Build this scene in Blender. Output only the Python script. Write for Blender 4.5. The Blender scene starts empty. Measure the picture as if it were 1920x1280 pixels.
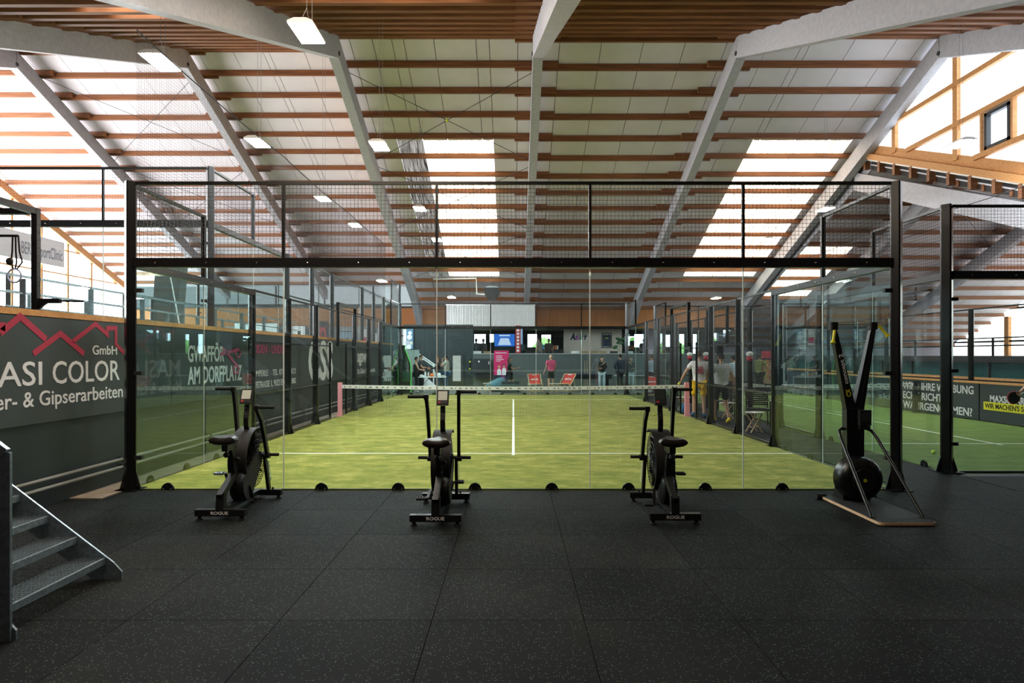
import bpy, math, random
from mathutils import Vector, Matrix
random.seed(7)
SC = bpy.context.scene
COL = SC.collection
# ------------------------------------------------------------------ camera
CAMY, CAMZ, FPX, VX, VY = -8.45, 1.76, 1213.0, 962.5, 665.0
cd = bpy.data.cameras.new('camera'); cam = bpy.data.objects.new('camera', cd); COL.objects.link(cam)
cam.location = (0, CAMY, CAMZ); cam.rotation_euler = (math.pi/2, 0, 0)
cd.sensor_width = 36; cd.lens = FPX/1920*36
cd.shift_x = -(VX-960)/1920; cd.shift_y = (VY-640)/1920
cd.clip_start = .05; cd.clip_end = 300
SC.camera = cam
# ------------------------------------------------------------------ sky and exposure
w = bpy.data.worlds.new('sky'); SC.world = w; w.use_nodes = True
wn = w.node_tree; bg = wn.nodes['Background']
bg.inputs['Color'].default_value = (.80, .90, 1, 1); bg.inputs['Strength'].default_value = 5.0
SC.view_settings.view_transform = 'Standard'; SC.view_settings.look = 'None'
SC.view_settings.exposure = 1.1; SC.view_settings.gamma = 1
SC.view_settings.use_curve_mapping = False
SC.cycles.use_denoising = True
SC.cycles.transparent_max_bounces = 24
SC.cycles.max_bounces = 8
SC.cycles.sample_clamp_indirect = 6
GABLE_L = 9.0; GABLE_R = 2.5; CLER = 2.2; SKYL = 4.2; LAMP = 170.0

def PX(px, Y): return (px-VX)*(Y-CAMY)/FPX      # metres to the right for a photo column at depth Y
def PZ(py, Y): return CAMZ-(py-VY)*(Y-CAMY)/FPX # height for a photo row at depth Y
def on_x(px, py, X):                            # point on the plane x = X
    d = X*FPX/(px-VX); return (d+CAMY, PZ(py, d+CAMY))

# ------------------------------------------------------------------ materials
def newmat(name):
    m = bpy.data.materials.new(name); m.use_nodes = True
    nt = m.node_tree; b = nt.nodes['Principled BSDF']
    return m, nt, b
def setp(b, **k):
    for n, v in k.items():
        n = n.replace('_', ' ')
        if n in b.inputs: b.inputs[n].default_value = v
def plain(name, col, rough=.6, metal=0, spec=.5, noise=0, scale=20, bump=0):
    m, nt, b = newmat(name)
    c = (*col, 1)
    setp(b, Base_Color=c, Roughness=rough, Metallic=metal)
    b.inputs['Specular IOR Level'].default_value = spec
    if noise or bump:
        tc = nt.nodes.new('ShaderNodeTexCoord'); no = nt.nodes.new('ShaderNodeTexNoise')
        no.inputs['Scale'].default_value = scale; no.inputs['Detail'].default_value = 5
        nt.links.new(tc.outputs['Object'], no.inputs['Vector'])
        if noise:
            r = nt.nodes.new('ShaderNodeValToRGB')
            r.color_ramp.elements[0].position = .3; r.color_ramp.elements[1].position = .7
            r.color_ramp.elements[0].color = (*[x*(1-noise) for x in col], 1)
            r.color_ramp.elements[1].color = (*[min(1, x*(1+noise)) for x in col], 1)
            nt.links.new(no.outputs['Fac'], r.inputs['Fac']); nt.links.new(r.outputs['Color'], b.inputs['Base Color'])
        if bump:
            bp = nt.nodes.new('ShaderNodeBump'); bp.inputs['Strength'].default_value = bump; bp.inputs['Distance'].default_value = .01
            nt.links.new(no.outputs['Fac'], bp.inputs['Height']); nt.links.new(bp.outputs['Normal'], b.inputs['Normal'])
    return m
def emit(name, col, s, noise=0, scale=3, stretch=(1, 1, 1)):
    m = bpy.data.materials.new(name); m.use_nodes = True; nt = m.node_tree; nt.nodes.clear()
    e = nt.nodes.new('ShaderNodeEmission'); o = nt.nodes.new('ShaderNodeOutputMaterial')
    e.inputs['Color'].default_value = (*col, 1); e.inputs['Strength'].default_value = s
    nt.links.new(e.outputs[0], o.inputs[0])
    if noise:
        tc = nt.nodes.new('ShaderNodeTexCoord'); mp = nt.nodes.new('ShaderNodeMapping'); mp.inputs['Scale'].default_value = stretch
        no = nt.nodes.new('ShaderNodeTexNoise'); no.inputs['Scale'].default_value = scale; no.inputs['Detail'].default_value = 4
        mr = nt.nodes.new('ShaderNodeMapRange')
        mr.inputs['From Min'].default_value = .35; mr.inputs['From Max'].default_value = .65
        mr.inputs['To Min'].default_value = s*(1-noise); mr.inputs['To Max'].default_value = s
        nt.links.new(tc.outputs['Object'], mp.inputs[0]); nt.links.new(mp.outputs[0], no.inputs['Vector'])
        nt.links.new(no.outputs['Fac'], mr.inputs['Value']); nt.links.new(mr.outputs[0], e.inputs['Strength'])
    return m
def wood(name, c0, c1, scale=6, stretch=(.25, 4, 4), rough=.6):
    m, nt, b = newmat(name)
    tc = nt.nodes.new('ShaderNodeTexCoord'); mp = nt.nodes.new('ShaderNodeMapping'); mp.inputs['Scale'].default_value = stretch
    no = nt.nodes.new('ShaderNodeTexNoise'); no.inputs['Scale'].default_value = scale; no.inputs['Detail'].default_value = 6
    r = nt.nodes.new('ShaderNodeValToRGB'); r.color_ramp.elements[0].color = (*c0, 1); r.color_ramp.elements[1].color = (*c1, 1)
    r.color_ramp.elements[0].position = .3; r.color_ramp.elements[1].position = .72
    nt.links.new(tc.outputs['Object'], mp.inputs[0]); nt.links.new(mp.outputs[0], no.inputs['Vector'])
    nt.links.new(no.outputs['Fac'], r.inputs['Fac']); nt.links.new(r.outputs['Color'], b.inputs['Base Color'])
    setp(b, Roughness=rough)
    return m
def glassmat(name, tint, f0=.045, rough=0.0):
    m = bpy.data.materials.new(name); m.use_nodes = True; nt = m.node_tree; nt.nodes.clear()
    o = nt.nodes.new('ShaderNodeOutputMaterial'); mix = nt.nodes.new('ShaderNodeMixShader')
    t = nt.nodes.new('ShaderNodeBsdfTransparent'); g = nt.nodes.new('ShaderNodeBsdfGlossy')
    t.inputs[0].default_value = (*tint, 1); g.inputs['Roughness'].default_value = rough; g.inputs[0].default_value = (.9, .97, .96, 1)
    lw = nt.nodes.new('ShaderNodeLayerWeight'); lw.inputs['Blend'].default_value = .5
    p = nt.nodes.new('ShaderNodeMath'); p.operation = 'POWER'; p.inputs[1].default_value = 5
    a = nt.nodes.new('ShaderNodeMath'); a.operation = 'MULTIPLY_ADD'; a.inputs[1].default_value = 1-f0; a.inputs[2].default_value = f0
    nt.links.new(lw.outputs['Facing'], p.inputs[0]); nt.links.new(p.outputs[0], a.inputs[0]); nt.links.new(a.outputs[0], mix.inputs[0])
    nt.links.new(t.outputs[0], mix.inputs[1]); nt.links.new(g.outputs[0], mix.inputs[2]); nt.links.new(mix.outputs[0], o.inputs[0])
    return m

def rubber_mat():
    m, nt, b = newmat('speckled rubber'); L = nt.links.new
    g = nt.nodes.new('ShaderNodeNewGeometry')
    v = nt.nodes.new('ShaderNodeTexVoronoi'); v.inputs['Scale'].default_value = 62; v.inputs['Randomness'].default_value = 1
    L(g.outputs['Position'], v.inputs['Vector'])
    lt = nt.nodes.new('ShaderNodeMath'); lt.operation = 'LESS_THAN'; lt.inputs[1].default_value = .27
    L(v.outputs['Distance'], lt.inputs[0])
    sep = nt.nodes.new('ShaderNodeSeparateColor'); L(v.outputs['Color'], sep.inputs[0])
    gate = nt.nodes.new('ShaderNodeMath'); gate.operation = 'GREATER_THAN'; gate.inputs[1].default_value = .55; L(sep.outputs[0], gate.inputs[0])
    mul = nt.nodes.new('ShaderNodeMath'); mul.operation = 'MULTIPLY'; L(lt.outputs[0], mul.inputs[0]); L(gate.outputs[0], mul.inputs[1])
    n = nt.nodes.new('ShaderNodeTexNoise'); n.inputs['Scale'].default_value = .9; n.inputs['Detail'].default_value = 5; L(g.outputs['Position'], n.inputs['Vector'])
    r = nt.nodes.new('ShaderNodeValToRGB'); L(n.outputs['Fac'], r.inputs['Fac'])
    r.color_ramp.elements[0].position = .35; r.color_ramp.elements[0].color = (.0060, .0068, .0074, 1)
    r.color_ramp.elements[1].position = .7; r.color_ramp.elements[1].color = (.0135, .0138, .0138, 1)
    oi = nt.nodes.new('ShaderNodeObjectInfo')
    mr = nt.nodes.new('ShaderNodeMapRange'); mr.inputs['To Min'].default_value = .75; mr.inputs['To Max'].default_value = 1.3; L(oi.outputs['Random'], mr.inputs['Value'])
    sc = nt.nodes.new('ShaderNodeVectorMath'); sc.operation = 'SCALE'; L(r.outputs['Color'], sc.inputs[0]); L(mr.outputs[0], sc.inputs['Scale'])
    mx = nt.nodes.new('ShaderNodeMix'); mx.data_type = 'RGBA'; L(mul.outputs[0], mx.inputs['Factor']); L(sc.outputs[0], mx.inputs['A'])
    mx.inputs['B'].default_value = (.075, .105, .092, 1)
    L(mx.outputs['Result'], b.inputs['Base Color'])
    setp(b, Roughness=.7); b.inputs['Specular IOR Level'].default_value = .065
    n2 = nt.nodes.new('ShaderNodeTexNoise'); n2.inputs['Scale'].default_value = 160; L(g.outputs['Position'], n2.inputs['Vector'])
    bp = nt.nodes.new('ShaderNodeBump'); bp.inputs['Strength'].default_value = .25; bp.inputs['Distance'].default_value = .004
    L(n2.outputs['Fac'], bp.inputs['Height']); L(bp.outputs['Normal'], b.inputs['Normal'])
    return m
def turf_mat(name, c0, c1, c2):
    m, nt, b = newmat(name); L = nt.links.new
    g = nt.nodes.new('ShaderNodeNewGeometry')
    mp = nt.nodes.new('ShaderNodeMapping'); mp.inputs['Scale'].default_value = (.55, 1, 1); L(g.outputs['Position'], mp.inputs[0])
    n = nt.nodes.new('ShaderNodeTexNoise'); n.inputs['Scale'].default_value = 3.2; n.inputs['Detail'].default_value = 12; n.inputs['Roughness'].default_value = .78; L(mp.outputs[0], n.inputs['Vector'])
    r = nt.nodes.new('ShaderNodeValToRGB'); L(n.outputs['Fac'], r.inputs['Fac'])
    e = r.color_ramp.elements; e[0].position = .36; e[0].color = (*c0, 1); e[1].position = .70; e[1].color = (*c2, 1)
    k = e.new(.52); k.color = (*c1, 1)
    f = nt.nodes.new('ShaderNodeTexNoise'); f.inputs['Scale'].default_value = 130; f.inputs['Detail'].default_value = 2; L(g.outputs['Position'], f.inputs['Vector'])
    bp = nt.nodes.new('ShaderNodeBump'); bp.inputs['Strength'].default_value = .6; bp.inputs['Distance'].default_value = .01
    L(f.outputs['Fac'], bp.inputs['Height']); L(bp.outputs['Normal'], b.inputs['Normal'])
    L(r.outputs['Color'], b.inputs['Base Color']); setp(b, Roughness=.9, Sheen_Weight=.12, Sheen_Roughness=.4, Sheen_Tint=(1, .92, .7, 1)); b.inputs['Specular IOR Level'].default_value = .15
    return m

M = dict(
 concrete=plain('grey concrete', (.40, .395, .425), .75, noise=.10, scale=9),
 wallgrey=plain('slate grey painted wall', (.015, .023, .026), .55, noise=.12, scale=2.5, bump=.05),
 boardgrey=plain('matt charcoal sign board', (.038, .048, .050), .6),
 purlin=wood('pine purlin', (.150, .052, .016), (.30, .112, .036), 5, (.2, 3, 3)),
 orangewood=wood('honey pine', (.48, .21, .06), (.62, .31, .11), 5, (.5, 3, 3)),
 clad=wood('tongue and groove pine cladding', (.30, .098, .018), (.46, .175, .040), 5, (6, 1, .25)),
 panel=plain('white ceiling panel', (.70, .665, .71), .8, noise=.05, scale=1.2),
 joint=plain('dark joint', (.03, .03, .03), .9),
 black=plain('black powder coated steel', (.004, .0042, .0046), .27),
 blacksatin=plain('satin black', (.005, .005, .0055), .40),
 blackmatt=plain('matt black plastic', (.0055, .0055, .0055), .65),
 greysteel=plain('dark grey coated steel', (.020, .023, .026), .45),
 wire=plain('dark coated wire', (.008, .009, .010), .5),
 netcord=plain('black net cord', (.008, .008, .009), .9),
 whitecord=plain('grey cable', (.18, .18, .18), .7),
 galv=plain('galvanised steel', (.34, .40, .44), .42, .75, noise=.25, scale=30),
 chrome=plain('chrome', (.6, .6, .6), .18, 1),
 white=plain('white paint', (.82, .82, .81), .5),
 whitematt=plain('white lettering', (.72, .70, .72), .7),
 tape=plain('white net tape', (.74, .72, .68), .8, noise=.06, scale=14),
 red=plain('crimson lettering', (.40, .018, .055), .6),
 pinkink=plain('pink lettering', (.50, .05, .16), .6),
 pink=plain('pale pink foam', (.80, .33, .38), .8),
 rubber=rubber_mat(),
 slab=plain('dark concrete floor', (.032, .032, .032), .7, noise=.3, scale=1.5),
 strip=wood('dusty concrete strip', (.20, .15, .11), (.32, .25, .19), 4, (1, 1, 1), .85),
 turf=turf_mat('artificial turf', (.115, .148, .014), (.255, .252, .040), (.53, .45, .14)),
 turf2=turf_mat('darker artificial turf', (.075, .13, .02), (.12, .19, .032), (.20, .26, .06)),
 line=plain('white court line', (.80, .82, .76), .85),
 glass=glassmat('court glass', (.905, .965, .962)),
 winglass=glassmat('window glass', (.93, .95, .95), .06),
 edge=plain('polished glass edge', (.80, .84, .80), .4),
 gable_l=emit('bright translucent gable sheet', (1.0, .97, .97), GABLE_L),
 gable_r=emit('translucent gable sheet', (1.0, .95, .91), GABLE_R),
 cler=emit('translucent clerestory sheet', (.80, .90, 1.0), CLER),
 skyl=emit('corrugated skylight sheet', (1.0, .85, .66), SKYL, .86, 2.0, (9, .35, 1)),
 skyld=emit('leaf covered skylight sheet', (.80, .76, .70), .30, .9, 2.5, (7, .3, 1)),
 lamp=emit('led diffuser', (.92, .97, 1.0), LAMP),
 lampbody=plain('white lamp housing', (.72, .70, .66), .5),
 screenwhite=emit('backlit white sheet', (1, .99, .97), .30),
 tread=plain('galvanised grating', (.26, .31, .34), .5, .7),
 rubbergrip=plain('rubber grip', (.006, .006, .006), .8),
 seatmat=plain('black vinyl saddle', (.011, .008, .0075), .38),
 lcd=plain('lcd screen with pale reflection', (.62, .66, .60), .35),  # pale sky reflection put into the base colour
 lcddark=plain('dark lcd screen', (.03, .04, .04), .3),
 yellow=plain('acid yellow plastic', (.75, .68, .02), .5),
 ply=plain('plywood edge', (.72, .48, .30), .6, noise=.15, scale=30),
 matgrip=plain('grip tape', (.010, .011, .013), .8, noise=.4, scale=200),
 cyan=plain('light blue lettering', (.10, .32, .52), .6),
 ball=plain('yellow felt ball', (.72, .80, .08), .9),
 beige=plain('warm white wall', (.62, .53, .46), .8),
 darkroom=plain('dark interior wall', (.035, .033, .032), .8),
 lilac=plain('lilac grey wall', (.42, .40, .48), .8),
 leaf=plain('green leaves', (.03, .10, .025), .6, noise=.4, scale=6),
 hedge=plain('light green foliage', (.20, .38, .08), .8, noise=.6, scale=3, bump=.5),  # light green leaf colour, varied at random
 beech=wood('beech wood', (.50, .34, .19), (.62, .45, .27), 8, (3, 3, .5)),
 redcloth=plain('red canvas', (.55, .035, .03), .8),
 wicker=plain('dark brown wicker', (.035, .026, .022), .7, noise=.4, scale=60),
 teal=plain('teal cushion fabric', (.045, .15, .20), .9),
 magenta=plain('magenta banner', (.62, .012, .12), .6),
 magentab=plain('hot pink plastic', (.85, .03, .45), .5),
 bottle=plain('dark green bottle', (.002, .010, .004), .25),
 greenglow=emit('green tube light', (.15, .9, .12), .45),
 tvblue=emit('screen blue', (.04, .16, .62), .55),
 tvwhite=emit('screen white', (.72, .76, 1.0), .5),
 navy=plain('navy cloth', (.012, .022, .05), .8),
 crimson=plain('crimson banner', (.40, .02, .035), .6),
 purple=plain('purple lettering', (.32, .04, .30), .6),
 lime=plain('lime lettering', (.35, .55, .05), .6),
 baize=plain('dark blue baize', (.01, .02, .06), .9),
 redpad=plain('red padding', (.50, .03, .06), .6),
 waterblue=plain('clear blue plastic', (.10, .35, .55), .3),
 orange=plain('orange plastic', (.75, .16, .02), .5),
 card=plain('brown cardboard', (.30, .20, .11), .8),
)

# ------------------------------------------------------------------ mesh helpers
class MB:
    def __init__(s): s.v = []; s.f = []
    def add(s, vs, fs):
        o = len(s.v); s.v += [tuple(p) for p in vs]; s.f += [tuple(i+o for i in f) for f in fs]; return s
    def box(s, x0, x1, y0, y1, z0, z1):
        return s.add([(x0,y0,z0),(x1,y0,z0),(x1,y1,z0),(x0,y1,z0),(x0,y0,z1),(x1,y0,z1),(x1,y1,z1),(x0,y1,z1)],
                     [(0,3,2,1),(4,5,6,7),(0,1,5,4),(1,2,6,5),(2,3,7,6),(3,0,4,7)])
    def cbox(s, x0, x1, y0, y1, z0, z1, c):     # box with chamfered vertical edges
        p = [(x0+c,y0),(x1-c,y0),(x1,y0+c),(x1,y1-c),(x1-c,y1),(x0+c,y1),(x0,y1-c),(x0,y0+c)]
        return s.prism([(a,b) for a,b in p], z0, z1, 'z')
    def prism(s, poly, a, b, axis='x'):
        n = len(poly)
        def P(q, t):
            return {'x': (t, q[0], q[1]), 'y': (q[0], t, q[1]), 'z': (q[0], q[1], t)}[axis]
        vs = [P(q, a) for q in poly]+[P(q, b) for q in poly]
        fs = [tuple(range(n))[::-1], tuple(range(n, 2*n))]+[(i,(i+1)%n,n+(i+1)%n,n+i) for i in range(n)]
        return s.add(vs, fs)
    def bar(s, p0, p1, w, h, up=(0,0,1), w1=None, h1=None):
        p0 = Vector(p0); p1 = Vector(p1); d = (p1-p0).normalized(); up = Vector(up)
        if abs(d.dot(up)) > .99: up = Vector((0,1,0)) if abs(d.y) < .9 else Vector((1,0,0))
        x = d.cross(up).normalized(); z = x.cross(d)
        w1 = w1 or w; h1 = h1 or h
        vs = [p0+x*a*w/2+z*b*h/2 for a,b in ((-1,-1),(1,-1),(1,1),(-1,1))]+[p1+x*a*w1/2+z*b*h1/2 for a,b in ((-1,-1),(1,-1),(1,1),(-1,1))]
        return s.add(vs, [(0,1,2,3),(7,6,5,4),(0,4,5,1),(1,5,6,2),(2,6,7,3),(3,7,4,0)])
    def wire(s, p0, p1, r):                     # open four sided wire
        p0 = Vector(p0); p1 = Vector(p1); d = (p1-p0).normalized(); up = Vector((0,0,1))
        if abs(d.z) > .9: up = Vector((0,1,0))
        x = d.cross(up).normalized(); z = x.cross(d)
        o = [x*r, z*r, -x*r, -z*r]
        return s.add([p0+q for q in o]+[p1+q for q in o], [(i,(i+1)%4,4+(i+1)%4,4+i) for i in range(4)])
    def tube(s, pts, r, n=8, caps=True, closed=False):
        pts = [Vector(p) for p in pts]; m = len(pts); rs = r if isinstance(r, (list, tuple)) else [r]*m
        prev = None; vs = []; fs = []
        for i, p in enumerate(pts):
            if closed: d = (pts[(i+1)%m]-pts[i-1]).normalized()
            else: d = (pts[min(i+1, m-1)]-pts[max(i-1, 0)]).normalized()
            if prev is None:
                up = Vector((0,0,1)) if abs(d.z) < .9 else Vector((0,1,0))
                x = d.cross(up).normalized()
            else: x = (prev-d*prev.dot(d)).normalized()
            prev = x; z = d.cross(x)
            for k in range(n):
                a = 2*math.pi*k/n; vs.append(p+(x*math.cos(a)+z*math.sin(a))*rs[i])
        for i in range(m if closed else m-1):
            j = (i+1) % m
            for k in range(n): fs.append((i*n+k, i*n+(k+1)%n, j*n+(k+1)%n, j*n+k))
        if caps and not closed: fs += [tuple(range(n))[::-1], tuple(range((m-1)*n, m*n))]
        return s.add(vs, fs)
    def cyl(s, p0, p1, r, n=12, r1=None): return s.tube([p0, p1], [r, r if r1 is None else r1], n)
    def lathe(s, prof, c=(0,0,0), n=20, axis='z'):
        vs = []; fs = []
        for r, t in prof:
            for k in range(n):
                a = 2*math.pi*k/n; x, y = r*math.cos(a), r*math.sin(a)
                q = {'z': (x,y,t), 'x': (t,x,y), 'y': (y,t,x)}[axis]
                vs.append((q[0]+c[0], q[1]+c[1], q[2]+c[2]))
        m = len(prof)
        for i in range(m-1):
            for k in range(n): fs.append((i*n+k, i*n+(k+1)%n, (i+1)*n+(k+1)%n, (i+1)*n+k))
        fs += [tuple(range(n))[::-1], tuple(range((m-1)*n, m*n))]
        return s.add(vs, fs)
    def ball(s, c, r, n=10, m=7, sc=(1,1,1)):
        prof = [(max(1e-4, math.sin(math.pi*i/m)), -math.cos(math.pi*i/m)) for i in range(m+1)]
        t = MB().lathe(prof, n=n)
        return s.add([(c[0]+x*r*sc[0], c[1]+y*r*sc[1], c[2]+z*r*sc[2]) for x,y,z in t.v], t.f)
    def grid(s, o, u, v, nu, nv, fn=None):
        o = Vector(o); u = Vector(u); v = Vector(v); vs = []
        for j in range(nv+1):
            for i in range(nu+1):
                p = o+u*(i/nu)+v*(j/nv)
                if fn: p = p+Vector(fn(i/nu, j/nv))
                vs.append(p)
        return s.add(vs, [(j*(nu+1)+i, j*(nu+1)+i+1, (j+1)*(nu+1)+i+1, (j+1)*(nu+1)+i) for j in range(nv) for i in range(nu)])
    def net(s, o, u, v, su, sv, r):             # welded wire grid on the parallelogram o, u, v
        o = Vector(o); u = Vector(u); v = Vector(v)
        nu = max(1, round(u.length/su)); nv = max(1, round(v.length/sv))
        for i in range(nu+1): s.wire(o+u*(i/nu), o+u*(i/nu)+v, r)
        for j in range(nv+1): s.wire(o+v*(j/nv), o+v*(j/nv)+u, r)
        return s
    def move(s, mat):
        s.v = [tuple(mat @ Vector(p)) for p in s.v]; return s
    def mesh(s, name, mat, smooth=False):
        me = bpy.data.meshes.new(name); me.from_pydata(s.v, [], s.f); me.update()
        if mat: me.materials.append(M[mat] if isinstance(mat, str) else mat)
        if smooth:
            me.polygons.foreach_set('use_smooth', [True]*len(me.polygons))
            try: me.set_sharp_from_angle(angle=math.radians(40))
            except Exception: pass
        return me
    def build(s, name, mat, parent=None, smooth=False, label=None):
        return obj(name, s.mesh(name, mat, smooth), parent, label)
def obj(name, me, parent=None, label=None, loc=None):
    o = bpy.data.objects.new(name, me); COL.objects.link(o)
    if parent: o.parent = parent
    if label: o['label'] = label
    if loc: o.location = loc
    return o
def tag(o, label=None, cat=None, group=None, kind=None):
    if label: o['label'] = label
    if cat: o['category'] = cat
    if group: o['group'] = group
    if kind: o['kind'] = kind
    return o
def thing(name, label, cat, loc=(0,0,0), rz=0, group=None, kind=None):
    o = bpy.data.objects.new(name, None); COL.objects.link(o); o.empty_display_size = .1
    o.location = loc; o.rotation_euler = (0, 0, rz)
    return tag(o, label, cat, group, kind)
def struct(name, label=None): 
    o = bpy.data.objects.new(name, None); COL.objects.link(o); o['kind'] = 'structure'
    if label: o['label'] = label
    return o
def sbuild(mb, name, mat, label=None, smooth=False):
    o = mb.build(name, mat, None, smooth); o['kind'] = 'structure'
    if label: o['label'] = label
    return o
def copy_tree(o, parent=None):
    c = o.copy(); COL.objects.link(c); c.parent = parent
    for ch in o.children: copy_tree(ch, c)
    return c
# lettering: the built-in font turned into a thin mesh on the plane (o, u, v)
_cap = None
def _textmesh(s, bold):
    cu = bpy.data.curves.new('t', 'FONT'); cu.body = s; cu.size = 1; cu.resolution_u = 3
    cu.offset = bold; cu.extrude = .5; cu.fill_mode = 'BOTH'
    o = bpy.data.objects.new('t', cu); COL.objects.link(o)
    dg = bpy.context.evaluated_depsgraph_get(); me = bpy.data.meshes.new_from_object(o.evaluated_get(dg))
    bpy.data.objects.remove(o); bpy.data.curves.remove(cu); return me
def text(s, mat, parent, o, u, v, cap, width=None, bold=0.0, depth=.004, name='lettering', label=None):
    global _cap
    if _cap is None:
        m0 = _textmesh('H', 0); _cap = max(p.co.y for p in m0.vertices); bpy.data.meshes.remove(m0)
    me = _textmesh(s, bold); xs = [p.co.x for p in me.vertices]; x0 = min(xs); wd = max(xs)-x0
    sy = cap/_cap; sx = width/wd if width else sy
    o = Vector(o); u = Vector(u).normalized(); v = Vector(v).normalized(); n = u.cross(v)
    for p in me.vertices:
        c = p.co.copy(); p.co = o+u*((c.x-x0)*sx)+v*(c.y*sy)+n*((c.z+.5)*depth)
    me.name = name; me.materials.clear(); me.materials.append(M[mat] if isinstance(mat, str) else mat)
    return obj(name, me, parent, label)
# ================================================================== floors
floor = sbuild(MB().box(-27, 32, -11, 37, -.3, -.02), 'floor', 'slab')
TX, TY = 1.01, 1.02
tile_me = MB().box(.0025, TX-.0025, .0025, TY-.0025, -.02, 0).mesh('tile', 'rubber')
def tile(x, y, me=tile_me): obj('tile', me, floor, loc=(x, y, 0))
for k in range(-6, 13):
    for j in range(10): tile(.47+TX*k, -.075-TY*(j+1))
for k in range(7): tile(6.53+TX*k, -.075)
aisle_me = MB().box(.0015, 1.348, .0015, TY-.0015, -.02, 0).mesh('tile', 'rubber')
for j in range(21): tile(5.16, -.075+TY*j, aisle_me)
MB().box(-5.43, -5.03, -.55, 26.9, -.02, .012).build('concrete_strip', 'strip', floor)
MB().box(-5.43, 14, 20.15, 27, -.02, .0).build('lounge_paving', plain('grey paving', (.09, .09, .088), .7, noise=.2, scale=3), floor)

def court(name, x0, x1, y0, label, mat):
    c = sbuild(MB().box(x0, x1, y0, y0+20, -.02, .004), name, mat, label)
    cx = (x0+x1)/2
    def ln(a, b, e, f): MB().box(a, b, e, f, .004, .0075).build('line', 'line', c)
    for y in (y0+3.05, y0+16.95): ln(x0+.02, x1-.02, y-.025, y+.025)
    ln(cx-.025, cx+.025, y0+2.85, y0+10-.1); ln(cx-.025, cx+.025, y0+10.1, y0+17.15)
    return c
court('court_floor', -5, 5, .03, 'light green turf of the wide padel court with white lines', 'turf')
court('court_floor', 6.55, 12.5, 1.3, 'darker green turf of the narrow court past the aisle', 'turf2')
sbuild(MB().box(-26, -5.63, -10.5, 35.5, -.02, 1.25), 'floor_terrace', 'slab')

# ================================================================== roof
S = .388; BD = .66
def fz(ry, rz, Y): return rz-S*abs(Y-ry)
def slope_prism(mb, x0, x1, ry, rz, ya, yb, lo, hi):
    return mb.prism([(ya, fz(ry,rz,ya)+lo), (yb, fz(ry,rz,yb)+lo), (yb, fz(ry,rz,yb)+hi), (ya, fz(ry,rz,ya)+hi)], x0, x1, 'x')
def roof(label, frames, xa, xb, ry, rz, ynear, yfar, sky=(), jx=.15, beams=True, lowfar=()):
    c = struct('ceiling', label)
    if beams:
        for i, X in enumerate(frames):
            slope_prism(MB(), X-.16, X+.16, ry, rz, ry+.02, yfar+1.2, 0, BD).build('beam', 'concrete', c)
            slope_prism(MB(), X-.17, X+.17, ry, rz, ynear, ry-.02, -.03, BD+.02).build('beam', 'concrete', c)
            MB().cyl((X-.2, ry, rz+.12), (X+.2, ry, rz+.12), .07, 10).build('hinge_bolt', 'greysteel', c)
    xs = sorted(set([round(q, 3) for q in [xa]+list(frames)+[xb]]))
    if xs[-1]-xs[-2] < 1: xs.pop(-2)
    for side, yend in ((1, yfar), (-1, ynear)):
        n = int(abs(yend-ry)/1.13)
        for k in range(n+1):
            y = ry+side*(1.13*k+.06)
            z = fz(ry, rz, y)+BD
            for i in range(len(xs)-1):
                o = .13*(i % 2)*side
                a = xs[i]-(.75 if i else 0); b = xs[i+1]+(.75 if i < len(xs)-2 else 0)
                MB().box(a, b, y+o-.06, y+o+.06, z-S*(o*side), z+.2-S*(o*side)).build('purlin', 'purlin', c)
    ed = {xa, xb}; x = jx
    while x > xa: x -= 1.39
    while x < xb:
        if x > xa+.15 and x < xb-.15: ed.add(round(x, 3))
        x += 1.39
    for s in sky: ed.add(s[0]); ed.add(s[1])
    ed = sorted(ed)
    deck = MB()
    for x0, x1 in zip(ed[:-1], ed[1:]):
        for ya, yb in ((ry, yfar), (ynear, ry)):
            cuts = [(ya, yb)]
            for s in sky:
                if x0 >= s[0]-.01 and x1 <= s[1]+.01 and s[2] >= ya-.01 and s[3] <= yb+.01: cuts = [(ya, s[2]), (s[3], yb)]
            for p, q in cuts:
                if q-p > .05:
                    slope_prism(MB(), x0+.011, x1-.011, ry, rz, p, q, BD+.2, BD+.25).build('panel', 'panel', c)
                    slope_prism(deck, x0-.001, x1+.001, ry, rz, p, q, BD+.27, BD+.30)
    deck.build('roof_deck', 'joint', c)
    for s in sky:
        x0, x1, ya, yb, mat = s; n = max(6, int((x1-x0)/.045))
        za, zb = fz(ry, rz, ya)+BD+.23, fz(ry, rz, yb)+BD+.23
        MB().grid((x0, ya, za), (x1-x0, 0, 0), (0, yb-ya, zb-za), n, 1, lambda u, v: (0, 0, .022*math.sin(u*(x1-x0)/.18*2*math.pi))).build('skylight_sheet', mat, c)
    return c
RYC, RZC = 12.55, 11.42
RYL, RZL = 16.55, 12.86
RYR, RZR = 18.15, 8.75
XA, XB, XC, XD, XG = -5.83, .80, 7.40, 13.98, -26.0
c_main = roof('pitched timber and panel roof over the middle bays', [XA, XB, XC, XD], XA, XD+.45, RYC, RZC, -10.6, 32.0,
     [(-4.66, -3.63, 17.5, 28.2, 'skyld'), (-3.63, -.80, 17.5, 28.2, 'skyl'), (9.62, 13.58, 17.5, 28.2, 'skyl'), (-4.66, -.8, -5.6, 5.4, 'skyl')])
c_left = roof('higher pitched roof over the terrace bays', [-12.75, -19.35], XG, XA, RYL, RZL, -10.6, 35.5,
     [(-9.8, -6.4, 5.2, 7.4, 'skyl')], jx=-5.4)
c_right = roof('lower pitched roof beyond the clerestory', [18.0, 24.0], XD+.35, 30.5, RYR, RZR, 2.0, 36.6,
     [(14.5, 17.2, 24.3, 29.5, 'skyl')], jx=15.8)
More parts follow.
